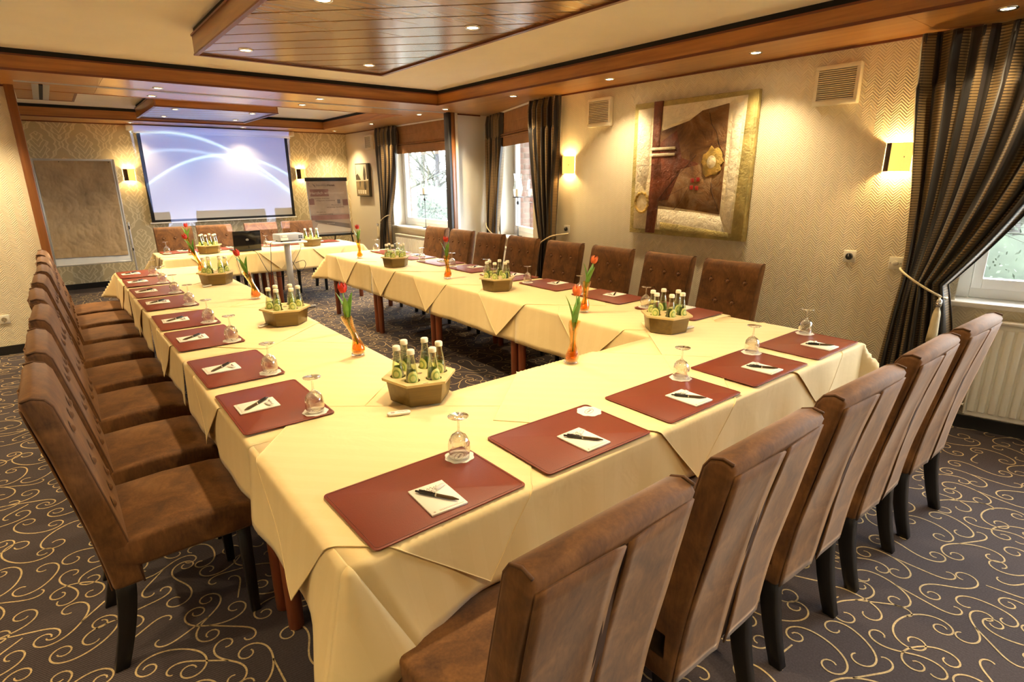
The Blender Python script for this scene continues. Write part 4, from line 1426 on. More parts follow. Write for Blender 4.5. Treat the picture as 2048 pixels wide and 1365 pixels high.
def make_sweet():
    o = empty('wrapped_sweet')
    MB().box(-.018, .018, -.006, .006, 0, .008).build('sweet', 'wrapper', o, bevel=.003)
    for sx in (-1, 1):
        MB().add([(sx * .017, -.002, .004), (sx * .026, -.008, .002), (sx * .026, .008, .005), (sx * .017, .002, .004)], [(0, 1, 2, 3)]).build('twist', 'wrapper', o, solid=.0008)
    return o


def make_coaster():
    o = empty('coaster')
    n = 40
    poly = [((.047 + .0022 * math.cos(8 * 2 * PI * i / n)) * math.cos(2 * PI * i / n), (.047 + .0022 * math.cos(8 * 2 * PI * i / n)) * math.sin(2 * PI * i / n)) for i in range(n)]
    MB().prism(poly, 0, .0018).build('paper_disc', 'paper', o)
    m = MB()
    m.tube([(.026 * math.cos(a), .014 * math.sin(a), .002) for a in lin(0, 2 * PI, 25)], .0007, 4)
    m.tube([(-.016 + .032 * i / 12, .004 * math.sin(i * 2.0), .002) for i in range(13)], .0008, 4)
    m.build('script_print', 'ink', o)
    return o


def make_glass():
    """stemmed glass standing upside down on its rim"""
    o = empty('wine_glass')
    outer = [(.0315, 0), (.034, .012), (.0362, .03), (.0355, .048), (.031, .064), (.022, .076), (.011, .083), (.006, .088)]
    inner = [(.0303, 0), (.0328, .012), (.035, .03), (.0343, .048), (.0298, .063), (.0208, .0745), (.010, .079), (0, .0795)]
    MB().lathe(inner[::-1] + outer, 28).build('bowl', 'glass', o)
    MB().lathe([(.006, .088), (.0042, .093), (.0038, .110), (.0042, .128), (.008, .1335)], 16).build('stem', 'glass', o)
    MB().lathe([(.008, .1335), (.030, .137), (.0335, .1385), (.0335, .140), (.0, .1395)], 28).build('foot', 'glass', o)
    return o


MAT, PAD, PEN, SWT, CST, GLS = [Proto(f()) for f in (make_mat, make_pad, make_pen, make_sweet, make_coaster, make_glass)]
ZM = ZCL + .0090


def setting(cx, cy, rz, where, glass=True, sweet=True, jit=0.0):
    c, s_ = math.cos(rz), math.sin(rz)

    def P(x, y): return (cx + c * x - s_ * y, cy + s_ * x + c * y)
    j = rj.uniform
    MAT.at((cx, cy, ZM), rz + j(-.015, .015), f'maroon leather desk mat {where}', 'desk mat', 'maroon desk mats')
    px_, py_ = P(.0 + j(-.012, .012), -.062 + j(-.006, .006))
    rp = rz + j(-.05, .05)
    PAD.at((px_, py_, ZM + .0042), rp, f'white notepad with printed heading {where}', 'notepad', 'notepads')
    q = P(-.002, -.066)
    PEN.at((px_ - c * .003, py_ - s_ * .003, ZM + .0106), rp + .62 + j(-.08, .08), f'dark ballpoint pen {where}', 'pen', 'pens on notepads')
    if sweet:
        c2, s2 = math.cos(rp), math.sin(rp)
        SWT.at((px_ + c2 * .026 - s2 * .036, py_ + s2 * .026 + c2 * .036, ZM + .0106), rp + .35 + j(-.2, .2), f'wrapped sweet {where}', 'sweet', 'wrapped sweets')
    gx, gy = P(.193 + j(-.008, .008), .105 + j(-.008, .008))
    CST.at((gx, gy, ZM + .0042), j(0, 6), f'round white paper coaster {where}', 'coaster', 'paper coasters')
    if glass:
        GLS.at((gx, gy, ZM + .0062), 0, f'upside-down wine glass {where}', 'wine glass', 'upturned wine glasses')


for i, y in enumerate((2.25, 2.85, 3.55, 4.10, 4.79, 5.36, 5.95, 6.50)):
    setting(LX0 + .160, y, -PI / 2, f'on the left table row, {ORD[i]} from the near end')
for i, x in enumerate((.705, 1.28, 1.872, 2.463, 3.045)):
    setting(x, NY0 + .160, 0, f'on the near table, {ORD[i]} from the left', glass=(i != 1))
for i, y in enumerate((2.22, 2.84, 3.48, 4.06, 4.67, 5.25, 5.84, 6.42)):
    setting(RX1 - .165, y, PI / 2, f'on the right table row, {ORD[i]} from the near end')
for i, x in enumerate((1.22, 1.80, 2.40, 2.98)):
    setting(x, 8.38 - .17, PI, f'on the table below the screen, {ORD[i]} from the left', glass=(i != 1))


# ------------------------------------------------------------------ drink trays, bottles
def make_tray():
    o = empty('drink_tray')
    hx = lambda r: [(r * math.cos(PI / 3 * i), r * math.sin(PI / 3 * i)) for i in range(6)]
    b0, b1 = hx(.122), hx(.136)
    mb = MB().add([(x, y, 0) for x, y in b0] + [(x, y, .088) for x, y in b1], [tuple(range(6))[::-1]] + [(i, (i + 1) % 6, 6 + (i + 1) % 6, 6 + i) for i in range(6)])
    mb.build('box', 'tray_wood', o, bevel=.003)
    # lid with six round holes
    me = bpy.data.meshes.new('lid'); bm = bmesh.new()
    R_, rh, rr = .152, .0315, .086
    nseg = 24
    from mathutils.geometry import delaunay_2d_cdt
    pts = [Vector(p) for p in hx(R_)]; loops = [[i for i in range(6)]]
    for k in range(6):
        a = PI / 3 * k; o_ = len(pts)
        for i in range(nseg):
            b = 2 * PI * i / nseg
            pts.append(Vector((rr * math.cos(a) + rh * math.cos(b), rr * math.sin(a) + rh * math.sin(b))))
        loops.append(list(range(o_, o_ + nseg)))
    edges = [(L[i], L[(i + 1) % len(L)]) for L in loops for i in range(len(L))]
    vs, _, fs, _, _, _ = delaunay_2d_cdt(pts, edges, [], 0, 1e-6)

    def inhole(c): return any((c.x - rr * math.cos(PI / 3 * k)) ** 2 + (c.y - rr * math.sin(PI / 3 * k)) ** 2 < rh * rh * .98 for k in range(6))
    keep = [f for f in fs if not inhole((vs[f[0]] + vs[f[1]] + vs[f[2]]) / 3)]
    V = [(v.x, v.y, .100) for v in vs] + [(v.x, v.y, .090) for v in vs]; n = len(vs)
    F = [tuple(f) for f in keep] + [tuple(i + n for i in reversed(f)) for f in keep]
    for L in loops:
        for i in range(len(L)):
            a, b = L[i], L[(i + 1) % len(L)]
            F.append((a, b, b + n, a + n))
    lid = MB().add(V, F).build('lid', 'tray_top', o)
    MB().box(-.010, .010, -.127, -.124, .1, .1008).build('brand_mark', 'ink', lid)
    MB().tube([(.012 * math.cos(a), .006 * math.sin(a), .1004) for a in lin(0, 5.4, 14)], .0012, 4).build('brand_mark', 'ink', lid)
    return o


def make_bottle():
    o = empty('water_bottle')
    prof = [(0, .002), (.024, .0), (.0285, .004), (.0285, .012), (.0275, .03), (.0235, .07), (.0185, .105), (.0145, .125), (.0128, .135), (.0128, .152)]
    MB().lathe(prof, 24).build('glass_body', 'bottle_glass', o)
    MB().lathe([(0, .005), (.0262, .006), (.0255, .03), (.0215, .07), (.0165, .105), (0, .105)], 20).build('water', 'water', o)
    MB().lathe([(.0155, .150), (.0158, .156), (.0152, .166), (.012, .169), (0, .1695)], 20).build('cap', 'cap', o)

    def lab(a0, a1, z0, z1, off, name, mat, n=12, oval=False):
        def rad(z):
            for (r0, q0), (r1, q1) in zip(prof[:-1], prof[1:]):
                if q0 <= z <= q1 and q1 > q0: return r0 + (r1 - r0) * (z - q0) / (q1 - q0)
            return .02
        def fn(u, v):
            if oval:
                t_ = 2 * PI * u; zc = (z0 + z1) / 2; ac = (a0 + a1) / 2
                z = zc + (z1 - z0) / 2 * v * math.sin(t_); a = ac + (a1 - a0) / 2 * v * math.cos(t_)
            else:
                z = z0 + (z1 - z0) * v; a = a0 + (a1 - a0) * u
            r = rad(z) + off
            return (r * math.cos(a), r * math.sin(a), z)
        return MB().grid(fn, lin(0, 1, n * 2 if oval else n), [.02, .35, .7, 1] if oval else [0, .5, 1]).build(name, mat, o)
    a = -PI / 2
    lab(a - .95, a + .95, .028, .085, .0006, 'front_label', 'bottle_label', oval=True)
    lab(a - .62, a + .62, .038, .075, .0011, 'label_emblem', 'label_ring', oval=True)
    lab(a - .40, a + .40, .045, .068, .0015, 'label_centre', 'bottle_label', oval=True)
    lab(a + PI - .9, a + PI + .9, .03, .08, .0006, 'back_label', 'label_ring')
    return o


TRY, BOT = Proto(make_tray()), Proto(make_bottle())
trays = [
    (1.063, 1.950, -18, 'the front tray at the near corner'), (1.045, 3.60, -15, 'the second tray on the left row'), (1.035, 5.45, -10, 'the far tray on the left row'),
    (2.72, 1.965, -8, 'the right tray near the wall corner'), (2.73, 3.62, -20, 'the middle tray on the right row'), (2.70, 5.32, -14, 'the far tray on the right row'),
    (1.46, 7.86, 5, 'the tray left of the laptop'), (2.72, 7.80, 12, 'the tray right of the projector'),
]
POSN = ['right', 'back right', 'back left', 'left', 'front left', 'front right']
for (x, y, deg, where) in trays:
    a0 = math.radians(deg)
    TRY.at((x, y, ZM), a0, 'hexagonal wooden drink tray, ' + where, 'drink tray', 'hexagonal drink trays')
    va = math.atan2(-y, -x)
    for k in range(6):
        a = a0 + PI / 3 * k
        bx, by = x + .086 * math.cos(a), y + .086 * math.sin(a)
        # place word as seen from the camera
        rel = (a - va) % (2 * PI)      # 0 = towards camera
        word = ['front', 'front right', 'back right', 'back', 'back left', 'front left'][int(((rel + PI / 6) % (2 * PI)) / (PI / 3))]
        BOT.at((bx, by, ZM + .0875 - .028), va + PI / 2 + rj.uniform(-.9, .9), f'small mineral water bottle, {word} one in {where}', 'bottle', 'mineral water bottles')


# ------------------------------------------------------------------ vases with tulips
def bend_fn(bx, by, tw):
    def f(z): 
        k = z / .2
        return (bx * (k ** 1.5) + tw * math.sin(k * PI * 1.6) * .008, by * (k ** 1.5))
    return f


def make_vase(bx, by):
    o = empty('bud_vase')
    off = bend_fn(bx, by, 1)
    MB().lathe([(0, 0), (.033, 0), (.035, .004), (.034, .010), (.030, .013), (0, .013)], 24).build('glass_foot', 'glass', o)
    body = [(.030, .013), (.0345, .022), (.034, .036), (.029, .055), (.0215, .078), (.0175, .10), (.0175, .125), (.021, .155), (.0265, .185), (.028, .205)]
    MB().lathe(body, 24, off=off).build('amber_body', 'amber', o)
    MB().lathe([(max(.001, r - .004), z) for r, z in body], 20, off=off).build('inner_wall', 'amber', o)
    MB().lathe([(0, .016), (.029, .017), (.0315, .025), (.031, .036), (.0265, .052), (0, .053)], 20, off=off).build('tinted_water', 'amber_dark', o)
    return o


def make_tulip(bx, by, lean, mat):
    o = empty('tulip')
    b = bend_fn(bx, by, 1)
    p0 = Vector((*b(.05), .055)); p1 = Vector((*b(.20), .20))
    top = Vector((p1.x + lean[0], p1.y + lean[1], .325))
    mid = p1.lerp(top, .5) + Vector((lean[0] * -.15, lean[1] * -.15, 0))
    MB().tube([p0, p0.lerp(p1, .5), p1, mid, top], .0032, 8).build('stem', 'stem', o)
    d = (top - mid).normalized()
    ax = d.cross(Vector((0, 0, 1)));
    rot = Vector((0, 0, 1)).rotation_difference(d).to_euler()
    for k in range(6):
        a = PI / 3 * k; inner = k % 2

        def pf(u, v, a=a, inner=inner):
            w_ = .62 * math.sin(PI * min(1, .18 + v * .86)) ** .8 * (1 - v ** 6)
            r = (.006 + .0175 * math.sin(PI * (.1 + .72 * v))) * (.9 if inner else 1.0)
            t_ = a + (u - .5) * 2 * w_
            return (r * math.cos(t_), r * math.sin(t_), .052 * v + .002 * math.cos(6 * t_))
        MB().grid(pf, lin(0, 1, 6), lin(0, 1, 8)).build('petal', mat, o, top, rot, solid=.0008)
    for k, (aa, ln, w_, z0) in enumerate(((.4, .15, .017, .17), (2.6, .17, .020, .16), (4.4, .12, .015, .19))):
        q0 = Vector((*b(z0), z0)); dirx, diry = math.cos(aa), math.sin(aa)

        def lf(u, v, q0=q0, dirx=dirx, diry=diry, ln=ln, w_=w_):
            h = v * ln; outw = .045 * v ** 1.8 + .004
            wd_ = w_ * math.sin(PI * (v * .92 + .08)) ** .7
            s_ = (u - .5) * 2 * wd_
            k_ = .25 * wd_ * ((u - .5) * 2) ** 2
            return (q0.x + dirx * (outw - k_) - diry * s_ + lean[0] * v * .8, q0.y + diry * (outw - k_) + dirx * s_ + lean[1] * v * .8, q0.z + h)
        MB().grid(lf, lin(0, 1, 6), lin(0, 1, 10)).build('leaf', 'leaf', o, solid=.001)
    return o


vases = [
    (1.105, 2.66, -.030, .018, (-.004, .006), 'tulip_red', 'amber vase with a red tulip behind the front bottle tray', 'red tulip behind the front bottle tray'),
    (1.105, 4.52, -.030, .02, (-.035, .02), 'tulip_red', 'amber vase with a leaning red tulip between the two far trays of the left row', 'red tulip leaning left between the two far trays'),
    (1.85, 1.87, .028, .0, (.02, .01), 'tulip_orange', 'amber vase in the middle of the near table', 'orange tulip in the middle of the near table'),
    (2.70, 4.33, .006, .0, (.0, .0), 'tulip_red', 'amber vase between the two far trays of the right row', 'red tulip between the two far trays of the right row'),
    (2.68, 6.17, .006, .0, (.0, .0), 'tulip_red', 'amber vase at the far end of the right row', 'red tulip at the far end of the right row'),
    (1.06, 6.22, -.035, .03, (-.04, .02), 'tulip_red', 'amber vase at the far end of the left row', 'leaning red tulip at the far end of the left row'),
    (2.68, 2.60, .022, -.01, (.03, -.02), 'tulip_orange', 'amber vase half hidden behind the near vase on the right row', 'orange red tulip on the right row near the corner tray'),
    (1.25, 7.86, -.004, .0, (.004, .0), 'tulip_red', 'amber vase left of the laptop', 'red tulip on the screen table left of the laptop'),
]
for x, y, bx, by, lean, mt, l1, l2 in vases:
    v = make_vase(bx, by); v.location = (x, y, ZM); tag(v, l1, 'vase', 'amber bud vases')
    f_ = make_tulip(bx, by, lean, mt); f_.location = (x, y, ZM); tag(f_, l2, 'tulip', 'tulips')


def opener(x, y, rz, label):
    o = empty('bottle_opener', (x, y, ZM), rz)
    MB().prism(rrect(.088, .030, .0148, 6), 0, .008).build('body', 'white_plastic', o, bevel=.002)
    MB().prism([(-.030, -.008), (-.018, -.008), (-.014, 0), (-.018, .008), (-.030, .008)], .008, .0084).build('opening', 'ink_light', o)
    MB().tube([(-.004 + .038 * i / 10, .003 * math.sin(i * 1.9), .0084) for i in range(11)], .0007, 4).build('print', 'ink_light', o)
    tag(o, label, 'bottle opener', 'white bottle openers')


opener(.907, 1.842, -.35, 'white plastic bottle opener in front of the front tray')
opener(.905, 3.60, .6, 'white bottle opener left of the second tray')
opener(.93, 5.33, .5, 'white bottle opener left of the far left tray')
opener(2.85, 1.90, -.2, 'bottle opener right of the corner tray')

# ------------------------------------------------------------------ presentation things


def projector_stand():
    o = empty('projector_stand', (2.24, 7.33, 0))
    MB().box(-.035, .035, -.022, .022, .03, .86).build('column', 'alu', o, bevel=.006)
    MB().box(-.21, .21, -.15, .15, .86, .884).build('top_plate', 'white_plastic', o, bevel=.008)
    for a in (-.28, .28):
        MB().box(min(0, a), max(0, a), -.02, .02, .012, .035).build('foot', 'alu', o, bevel=.004)
    MB().box(-.02, .02, -.25, .22, .012, .035).build('foot', 'alu', o, bevel=.004)
    for x, y in ((-.26, 0), (.26, 0), (0, -.23)):
        MB().lathe([(0, 0), (.014, 0), (.014, .012), (0, .012)], 12, (x, y, 0)).build('glide', 'black', o)
    tag(o, 'white topped projector stand with grey column between the table rows', 'stand')
    p = empty('projector', (2.27, 7.34, .884), .12)
    MB().box(-.155, .155, -.105, .105, .014, .092).build('housing', 'grey_plastic', p, bevel=.010)
    for x in (-.12, .12):
        MB().lathe([(0, 0), (.012, 0), (.012, .015), (0, .015)], 12, (x, -.07, 0)).build('foot', 'black', p)
        MB().lathe([(0, 0), (.012, 0), (.012, .015), (0, .015)], 12, (x, .07, 0)).build('foot', 'black', p)
    MB().box(-.14, -.05, -.107, -.104, .022, .050).build('sticker', 'paper', p)
    MB().box(-.12, -.06, -.108, -.1045, .058, .078).build('sticker', 'paper', p)
    for z in (.035, .055):
        MB().box(.085, .105, -.108, -.104, z, z + .012).build('port', 'black', p)
        MB().box(.112, .132, -.108, -.104, z, z + .012).build('port', 'black', p)
    MB().prism([(.045 + .028 * math.cos(a), .056 + .028 * math.sin(a)) for a in lin(0, 2 * PI, 25)[:-1]], .100, .112, 'y').build('lens_ring', 'black', p)
    MB().prism([(.045 + .02 * math.cos(a), .056 + .02 * math.sin(a)) for a in lin(0, 2 * PI, 25)[:-1]], .112, .1135, 'y').build('lens', 'proj_lens', p)
    tag(p, 'grey data projector on the white stand', 'projector')
    # light of the projector: picture drawn in the beam
    l = bpy.data.lights.new('projector_beam', 'SPOT'); l.energy = PROJ_W; l.spot_size = math.radians(60); l.spot_blend = 0; l.shadow_soft_size = .004
    lo = bpy.data.objects.new('projector_beam', l); COL.objects.link(lo)
    pos = Vector((2.31, 7.50, .945)); tgt = Vector((2.39, 10.9, 1.69))
    lo.location = pos
    lo.rotation_euler = (tgt - pos).to_track_quat('-Z', 'Y').to_euler()
    l.use_nodes = True
    t = l.node_tree; n = t.nodes; lk = t.links
    em = n['Emission']
    tcn = n.new('ShaderNodeTexCoord'); sep = n.new('ShaderNodeSeparateXYZ'); lk.new(tcn.outputs['Normal'], sep.inputs[0])

    def mth(op, a, b=0.0, c=0.0):
        q = n.new('ShaderNodeMath'); q.operation = op
        for i, v in enumerate((a, b, c)):
            if isinstance(v, bpy.types.NodeSocket): lk.new(v, q.inputs[i])
            else: q.inputs[i].default_value = v
        return q.outputs[0]
    az = mth('ABSOLUTE', sep.outputs[2])
    hw = 1.14 / 3.48; hh = .77 / 3.48
    U = mth('DIVIDE', mth('DIVIDE', sep.outputs[0], az), hw)       # -1..1
    V = mth('DIVIDE', mth('DIVIDE', sep.outputs[1], az), hh)
    mask = mth('MULTIPLY', mth('LESS_THAN', mth('ABSOLUTE', U), 1.0), mth('LESS_THAN', mth('ABSOLUTE', V), 1.08))

    def glow(c0, c1, c2, c3, wd_, below):
        # curve v = c0 + c1 u + c2 u^2 + c3 u^3 with a sharp upper edge and a soft lower skirt
        y = mth('ADD', mth('ADD', c0, mth('MULTIPLY', U, c1)), mth('ADD', mth('MULTIPLY', mth('MULTIPLY', U, U), c2), mth('MULTIPLY', mth('MULTIPLY', mth('MULTIPLY', U, U), U), c3)))
        d = mth('SUBTRACT', y, V)
        line = mth('POWER', 2.718, mth('MULTIPLY', mth('MULTIPLY', d, d), -1.0 / (wd_ * wd_)))
        skirt = mth('MULTIPLY', mth('GREATER_THAN', d, 0.0), mth('POWER', 2.718, mth('MULTIPLY', d, -1.0 / below)))
        return mth('ADD', line, mth('MULTIPLY', skirt, .32))
    g1 = glow(.42, .08, -.52, .0, .026, .16)
    g2 = glow(.62, -.62, -.42, .05, .03, .14)
    g3 = glow(.40, -.42, -.40, .0, .03, .12)
    gl = mth('ADD', mth('ADD', g1, g2), mth('MULTIPLY', g3, .5))
    core = mth('POWER', 2.718, mth('MULTIPLY', mth('ADD', mth('POWER', mth('SUBTRACT', U, .30), 2.0), mth('POWER', mth('SUBTRACT', V, .38), 2.0)), -14.0))
    gl = mth('ADD', gl, mth('MULTIPLY', core, .12))
    mixc = n.new('ShaderNodeMix'); mixc.data_type = 'RGBA'
    lk.new(mth('MINIMUM', mth('MULTIPLY', gl, .62), 1.0), mixc.inputs[0])
    vg = n.new('ShaderNodeMix'); vg.data_type = 'RGBA'
    lk.new(mth('MULTIPLY_ADD', V, .5, .5), vg.inputs[0])
    vg.inputs[6].default_value = (.26, .30, .50, 1); vg.inputs[7].default_value = (.03, .12, .46, 1)
    lk.new(vg.outputs[2], mixc.inputs[6]); mixc.inputs[7].default_value = (.62, .95, 1.30, 1)
    lk.new(mixc.outputs[2], em.inputs[0]); lk.new(mask, em.inputs[1])


projector_stand()


def laptop():
    o = empty('laptop', (1.87, 7.72, ZM), .02)
    MB().box(-.165, .165, -.02, .21, 0, .022).build('base', 'black', o, bevel=.004)
    MB().box(-.14, .14, .06, .18, .022, .024).build('keyboard', 'grey_plastic', o)
    lid = MB().box(-.165, .165, -.010, .002, 0, .235).build('lid', 'black_gloss', o, (0, -.01, .022), (.13, 0, 0), bevel=.004)
    MB().box(-.150, .150, .002, .003, .015, .22).build('screen', 'black', lid)
    MB().prism(rrect(.034, .026, .012), 0, .001).build('logo_badge', 'alu', lid, (0, -.0105, .125), (PI / 2, 0, 0))
    text('hp', .026, 'black', lid, (-.0135, -.0125, .119), (PI / 2, .0, 0), 'logo_letters')
    for x in (-.1, .1): MB().tube([(x - .02, -.008, .02), (x + .02, -.008, .02)], .006, 8).build('hinge', 'black', o)
    tag(o, 'open black laptop seen from behind on the screen table', 'laptop')


laptop()


def cable(pts, label, r=.0035):
    # smooth through points
    P_ = [Vector(p) for p in pts]; out = []
    for i in range(len(P_) - 1):
        a, b = P_[i], P_[i + 1]; p, q = P_[max(i - 1, 0)], P_[min(i + 2, len(P_) - 1)]
        for k in range(8):
            t_ = k / 8
            out.append(.5 * ((2 * a) + (b - p) * t_ + (2 * p - 5 * a + 4 * b - q) * t_ * t_ + (3 * a - p - 3 * b + q) * t_ ** 3))
    out.append(P_[-1])
    tag(MB().tube(out, r, 6).build('cable', 'black'), label, 'cable', 'black cables at the projector')


cable([(1.90, 7.66, ZM + .010), (1.93, 7.55, .745), (1.97, 7.50, .62), (2.02, 7.46, .50), (2.12, 7.42, .44), (2.24, 7.40, .47), (2.33, 7.42, .60), (2.43, 7.40, .78), (2.41, 7.36, .892), (2.38, 7.27, .93)], 'black video cable hanging from the laptop to the projector')
cable([(2.08, 7.24, .895), (2.015, 7.20, .885), (2.00, 7.2, .75), (1.99, 7.24, .55), (1.98, 7.28, .32), (1.97, 7.32, .10), (1.99, 7.36, .005), (2.1, 7.6, .005)], 'black power cable dropping from the projector to the floor')
cable([(2.33, 7.36, .60), (2.44, 7.38, .62), (2.47, 7.40, .56), (2.42, 7.40, .49), (2.35, 7.38, .51), (2.31, 7.37, .585), (2.29, 7.36, .62)], 'small loop of black cable right of the stand column')
cable([(1.74, 7.74, ZM + .008), (1.70, 7.62, .748), (1.69, 7.55, .66), (1.72, 7.54, .40), (1.70, 7.56, .10), (1.70, 7.66, .005), (1.75, 7.9, .005)], 'thin black cable hanging off the screen table left of the laptop', .0028)


def screen():
    o = empty('projection_screen', (2.40, YB - .10, 0))
    MB().box(-1.27, 1.27, -.045, .045, 2.365, 2.445).build('housing', 'white_plastic', o, bevel=.008)
    MB().tube([(-1.2, 0, 2.36), (1.2, 0, 2.36)], .03, 12).build('roller', 'white_plastic', o)
    MB().box(-1.145, 1.145, -.002, .002, .965, 2.35).build('black_border', 'black', o)
    MB().box(-1.095, 1.095, -.0035, -.002, 1.005, 2.335).build('screen_cloth', 'screen_cloth', o)
    MB().box(-1.17, 1.17, -.012, .012, .945, .967).build('bottom_bar', 'window_white', o, bevel=.004)
    for x in (-1.0, 1.0):
        MB().box(x - .03, x + .03, .0, .098, 2.38, 2.44).build('bracket', 'white_plastic', o)
    tag(o, 'wide projection screen lit blue by the projector on the back wall', 'projection screen')


screen()


def pinboard():
    o = empty('pinboard', (.385, 10.35, 0), math.radians(0))
    x0, x1, z0, z1 = -.45, .45, .46, 1.90
    MB().box(x0, x1, -.008, .012, z0, z1).build('board', 'board_white', o)
    f = MB(); t_ = .022
    f.box(x0 - t_, x0, -.015, .018, z0 - t_, z1 + t_); f.box(x1, x1 + t_, -.015, .018, z0 - t_, z1 + t_)
    f.box(x0, x1, -.015, .018, z0 - t_, z0); f.box(x0, x1, -.015, .018, z1, z1 + t_)
    f.build('frame', 'alu', o, bevel=.003)
    rr = random.Random(9)

    def pf(u, v):
        x = x0 + .006 + (x1 - x0 - .03) * u + .006 * math.sin(3 * v); z = z0 + .085 + .02 * (1 - u) + (z1 - z0 - .09 - .02 * (1 - u)) * v
        nz_ = mnoise.noise((u * 5, v * 7, 1)); n2 = abs(mnoise.noise((u * 9 + 4, v * 12, 3))); n3 = abs(mnoise.noise((u * 20, v * 26, 7)))
        return (x, -.016 - .012 * nz_ - .011 * n2 - .004 * n3, z)
    MB().grid(pf, lin(0, 1, 70), lin(0, 1, 90), smooth=False).build('brown_paper', 'brown_paper', o)
    for x in (x0 - .05, x1 + .05):
        MB().box(x - .012, x + .012, -.010, .014, .06, 1.02).build('post', 'alu', o, bevel=.003)
        MB().box(x - .015, x + .015, -.28, .28, .045, .075).build('foot', 'alu', o, bevel=.006)
        MB().box(x - .008, x + .008, -.014, -.010, .92, .97).build('clamp', 'black', o)
        MB().box(x - .008, x + .008, -.014, -.010, .60, .64).build('clamp', 'black', o)
        for y in (-.27, .27):
            MB().tube([(x - .012, y, .026), (x + .012, y, .026)], .026, 14).build('caster', 'black', o)
    for x in (x0 + .28, x1 - .05):
        MB().lathe([(0, 0), (.006, .001), (.006, .006), (0, .008)], 10).build('pin', 'black', o, (x, -.026, z1 - .02), (PI / 2, 0, 0))
    tag(o, 'pinboard on wheels covered with crumpled brown paper', 'pinboard')


pinboard()


def flipchart():
    o = empty('flipchart', (4.03, 10.42, 0), math.radians(-4))
    b = empty('board_group'); bpy.data.objects.remove(b)
    w_ = .355
    zb, zt = .66, 1.60
    tilt = -.10
    def yy(z): return -.02 + (z - zb) * .10
    def slab(name, mat, xa, xb, za, zb_, d0, d1, par=o, bev=0):
        V = []
        for d in (d0, d1):
            V += [(xa, yy(za) + d, za), (xb, yy(za) + d, za), (xb, yy(zb_) + d, zb_), (xa, yy(zb_) + d, zb_)]
        return MB().add(V, [(3, 2, 1, 0), (4, 5, 6, 7), (0, 1, 5, 4), (1, 2, 6, 5), (2, 3, 7, 6), (3, 0, 4, 7)]).build(name, mat, par, bevel=bev)
    slab('back_board', 'board_white', -w_ - .012, w_ + .012, zb - .01, zt + .01, 0, .012)
    ps = slab('poster_sheet', 'poster_base', -w_, w_, zb, zt, -.004, -.001)
    slab('clamp_bar', 'black', -w_ - .025, w_ + .025, zt - .01, zt + .055, -.02, .018, o, .005)
    slab('tray', 'black', -w_ - .03, w_ + .03, zb - .045, zb - .01, -.05, .016, o, .003)
    def P2(u, v): return -w_ + 2 * w_ * u, zt - .012 - (zt - zb - .012) * v

    def patch(name, mat, pts, k):
        d = -.004 - .0008 * k
        V = []
        for u, v in pts:
            x, z = P2(u, v); V.append((x, yy(z) + d, z))
        MB().add(V, [tuple(range(len(V)))]).build(name, mat, ps)
    patch('print_header', 'poster_pale', [(0, 0), (0, .13), (1, .13), (1, 0)], 1)
    patch('print_photo', 'poster_pale', [(0, .13), (0, .62), (1, .62), (1, .13)], 1)
    patch('print_block', 'poster_rose', [(.05, .15), (.05, .285), (.52, .285), (.52, .15)], 2)
    patch('print_block', 'poster_rose', [(0, .33), (0, .44), (.13, .44), (.13, .33)], 2)
    patch('print_block', 'poster_grey', [(.72, .35), (.72, .43), (.80, .43), (.80, .35)], 2)
    patch('print_block', 'poster_rose', [(.86, .35), (.86, .47), (1, .47), (1, .35)], 2)
    patch('print_band', 'poster_rose', [(0, .645), (0, .735), (1, .735), (1, .645)], 2)
    patch('print_sheet', 'poster_white', [(.02, .98), (.16, .80), (1, .92), (1, .98)], 2)
    patch('printed_pen', 'poster_grey', [(.06, .745), (.12, .77), (.28, .80), (.98, .92), (.98, .83), (.55, .775), (.30, .745), (.12, .735)], 4)
    rx = PI / 2 - math.atan(.10)

    def tx(s_, size, u, v, mat, al='LEFT', bold=0.0):
        x, z = P2(u, v)
        text(s_, size, mat, ps, (x, yy(z) - .0095, z), (rx, 0, 0), 'lettering', al, bold)
    tx('NordWest', .048, .22, .092, 'poster_grey'); tx('Hotels', .048, .515, .092, 'ink', bold=.0015)
    tx('Herzlich willkommen!', .070, .045, .245, 'poster_white')
    tx('Wir wünschen Ihnen eine', .032, .05, .335, 'ink'); tx('erfolgreiche Veranstaltung', .032, .18, .375, 'ink')
    tx('Wij wensen u', .032, .55, .465, 'ink'); tx('een prettige bijeenkomst', .032, .43, .505, 'ink')
    tx('We wish you', .032, .15, .595, 'ink'); tx('a successful meeting', .032, .20, .635, 'ink')
    tx('NordWest Hotels', .020, .38, .815, 'poster_white')
    x, z = P2(.12, .07)
    MB().tube([(x - .02 + .045 * math.cos(a), yy(z) - .006, z + .005 + .03 * math.sin(a)) for a in lin(2.0, 5.0, 12)], .002, 5).build('logo_arc', 'ink', ps)
    MB().add([(x, yy(z + .03) - .006, z + .03), (x + .05, yy(z) - .006, z - .005), (x + .06, yy(z - .04) - .006, z - .045), (x + .03, yy(z) - .006, z - .01)], [(0, 3, 2, 1)]).build('logo_wing', 'poster_grey', ps)
    for xa, xb in ((-w_ + .0, -w_ - .08), (w_ - .0, w_ + .06)):
        MB().tube([(xa, .01, zb + .2), (xa, -.02, zb - .03), (xb, -.10, 0.01)], .012, 8).build('leg', 'black', o)
    MB().tube([(.0, .09, 1.5), (.06, .02, zb - .03), (.1, .38, 0.01)], .012, 8).build('leg', 'black', o)
    tag(o, 'flipchart easel with a welcome poster in the far right corner', 'flipchart')


flipchart()

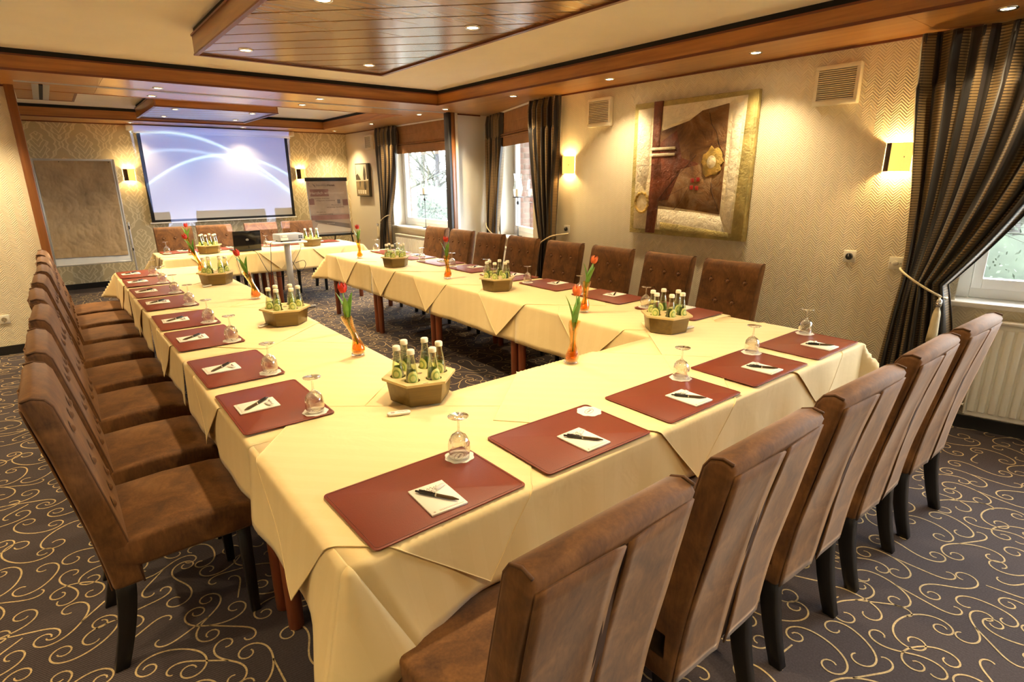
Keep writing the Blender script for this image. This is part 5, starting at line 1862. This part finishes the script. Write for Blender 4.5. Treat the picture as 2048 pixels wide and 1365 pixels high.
# ------------------------------------------------------------------ outdoors
struct(MB().box(5.9, 60, -30, 60, -.6, -.5).build('ground', 'grass'), 'pale lawn outside the windows', 'ground')
struct(MB().box(7.2, 10.5, -30, 12, -.5, -.49).build('path', 'path'), 'pale paved path outside the nearest window', 'path')


def bush(c, rx, ry, rz, n, label, mat='bush_leaf', seed=1):
    rr = random.Random(seed)
    mb = MB()
    for i in range(n):
        a = rr.uniform(0, 2 * PI); t_ = rr.uniform(-.25, 1); q = math.sqrt(max(0, 1 - t_ * t_)) if t_ > 0 else 1
        k = rr.uniform(.82, 1.03)
        p = Vector((rx * q * math.cos(a) * k, ry * q * math.sin(a) * k, rz * t_ * k))
        u = Vector((rr.gauss(0, 1), rr.gauss(0, 1), rr.gauss(0, 1))).normalized(); v = u.orthogonal().normalized()
        s_ = rr.uniform(.03, .06)
        mb.add([p - u * s_, p + v * s_ * .5, p + u * s_, p - v * s_ * .5], [(0, 1, 2, 3)])
    o = empty('bush', c)
    f = mb.build('foliage', mat, o)
    prof = [(.86 * rx * math.sqrt(max(0, 1 - t_ * t_)), .86 * rz * t_) for t_ in lin(-.25, 1, 10)]
    MB().lathe(prof, 20).build('inner_mass', mat, o)
    tag(o, label, 'bush')


def tree(c, h, seed, label, levels=4, twigs=True, mat='bark'):
    rr = random.Random(seed)
    o = empty('tree', c)
    tm = MB(); bmz = MB()

    def grow(p, d, L, r, lv):
        pts = [p]; rs = [r]
        q = p
        for i in range(4):
            d = (d + Vector((rr.gauss(0, .12), rr.gauss(0, .12), rr.gauss(0, .06)))).normalized()
            q = q + d * (L / 4); pts.append(q); rs.append(r * (1 - .12 * (i + 1)))
        (tm if lv == 0 else bmz).tube(pts, rs, 6 if lv < 2 else 4, cap=False)
        if lv < levels:
            for k in range(4 if lv else 7):
                i = rr.randint(1, 4)
                nd = (d + Vector((rr.gauss(0, .8), rr.gauss(0, .8), rr.gauss(.1, .45)))).normalized()
                grow(pts[i], nd, L * rr.uniform(.5, .75), rs[i] * .55, lv + 1)
    grow(Vector((0, 0, 0)), Vector((0, 0, 1)), h * .5, h * .018, 0)
    tm.build('trunk', mat, o); bmz.build('branches', 'twig', o)
    tag(o, label, 'tree', 'bare trees outside')


bush((7.62, 13.6, -.5), 1.5, 1.2, 1.62, 5200, 'rounded green bush outside the far window', seed=2)
bush((10.5, 18.5, -.5), 2.6, 1.6, 2.3, 3000, 'pale hedge behind the bush outside the far window', 'far_leaf', 3)
bush((16, 4.2, -.5), 3.2, 4.5, 2.6, 6000, 'pale thicket across the path outside the nearest window', 'far_leaf', 4)
tree((11.5, 19.0, -.5), 7.5, 1, 'bare tree outside the far window, nearer one')
tree((9.0, 17.0, -.5), 6.5, 5, 'bare tree outside the far window, leaning left')
tree((14.0, 24.0, -.5), 9, 8, 'bare tree far behind the bush')
tree((13.2, 3.4, -.5), 9, 11, 'bare tree outside the nearest window, left trunk')
tree((14.5, 2.6, -.5), 9, 12, 'bare tree outside the nearest window, right trunk')
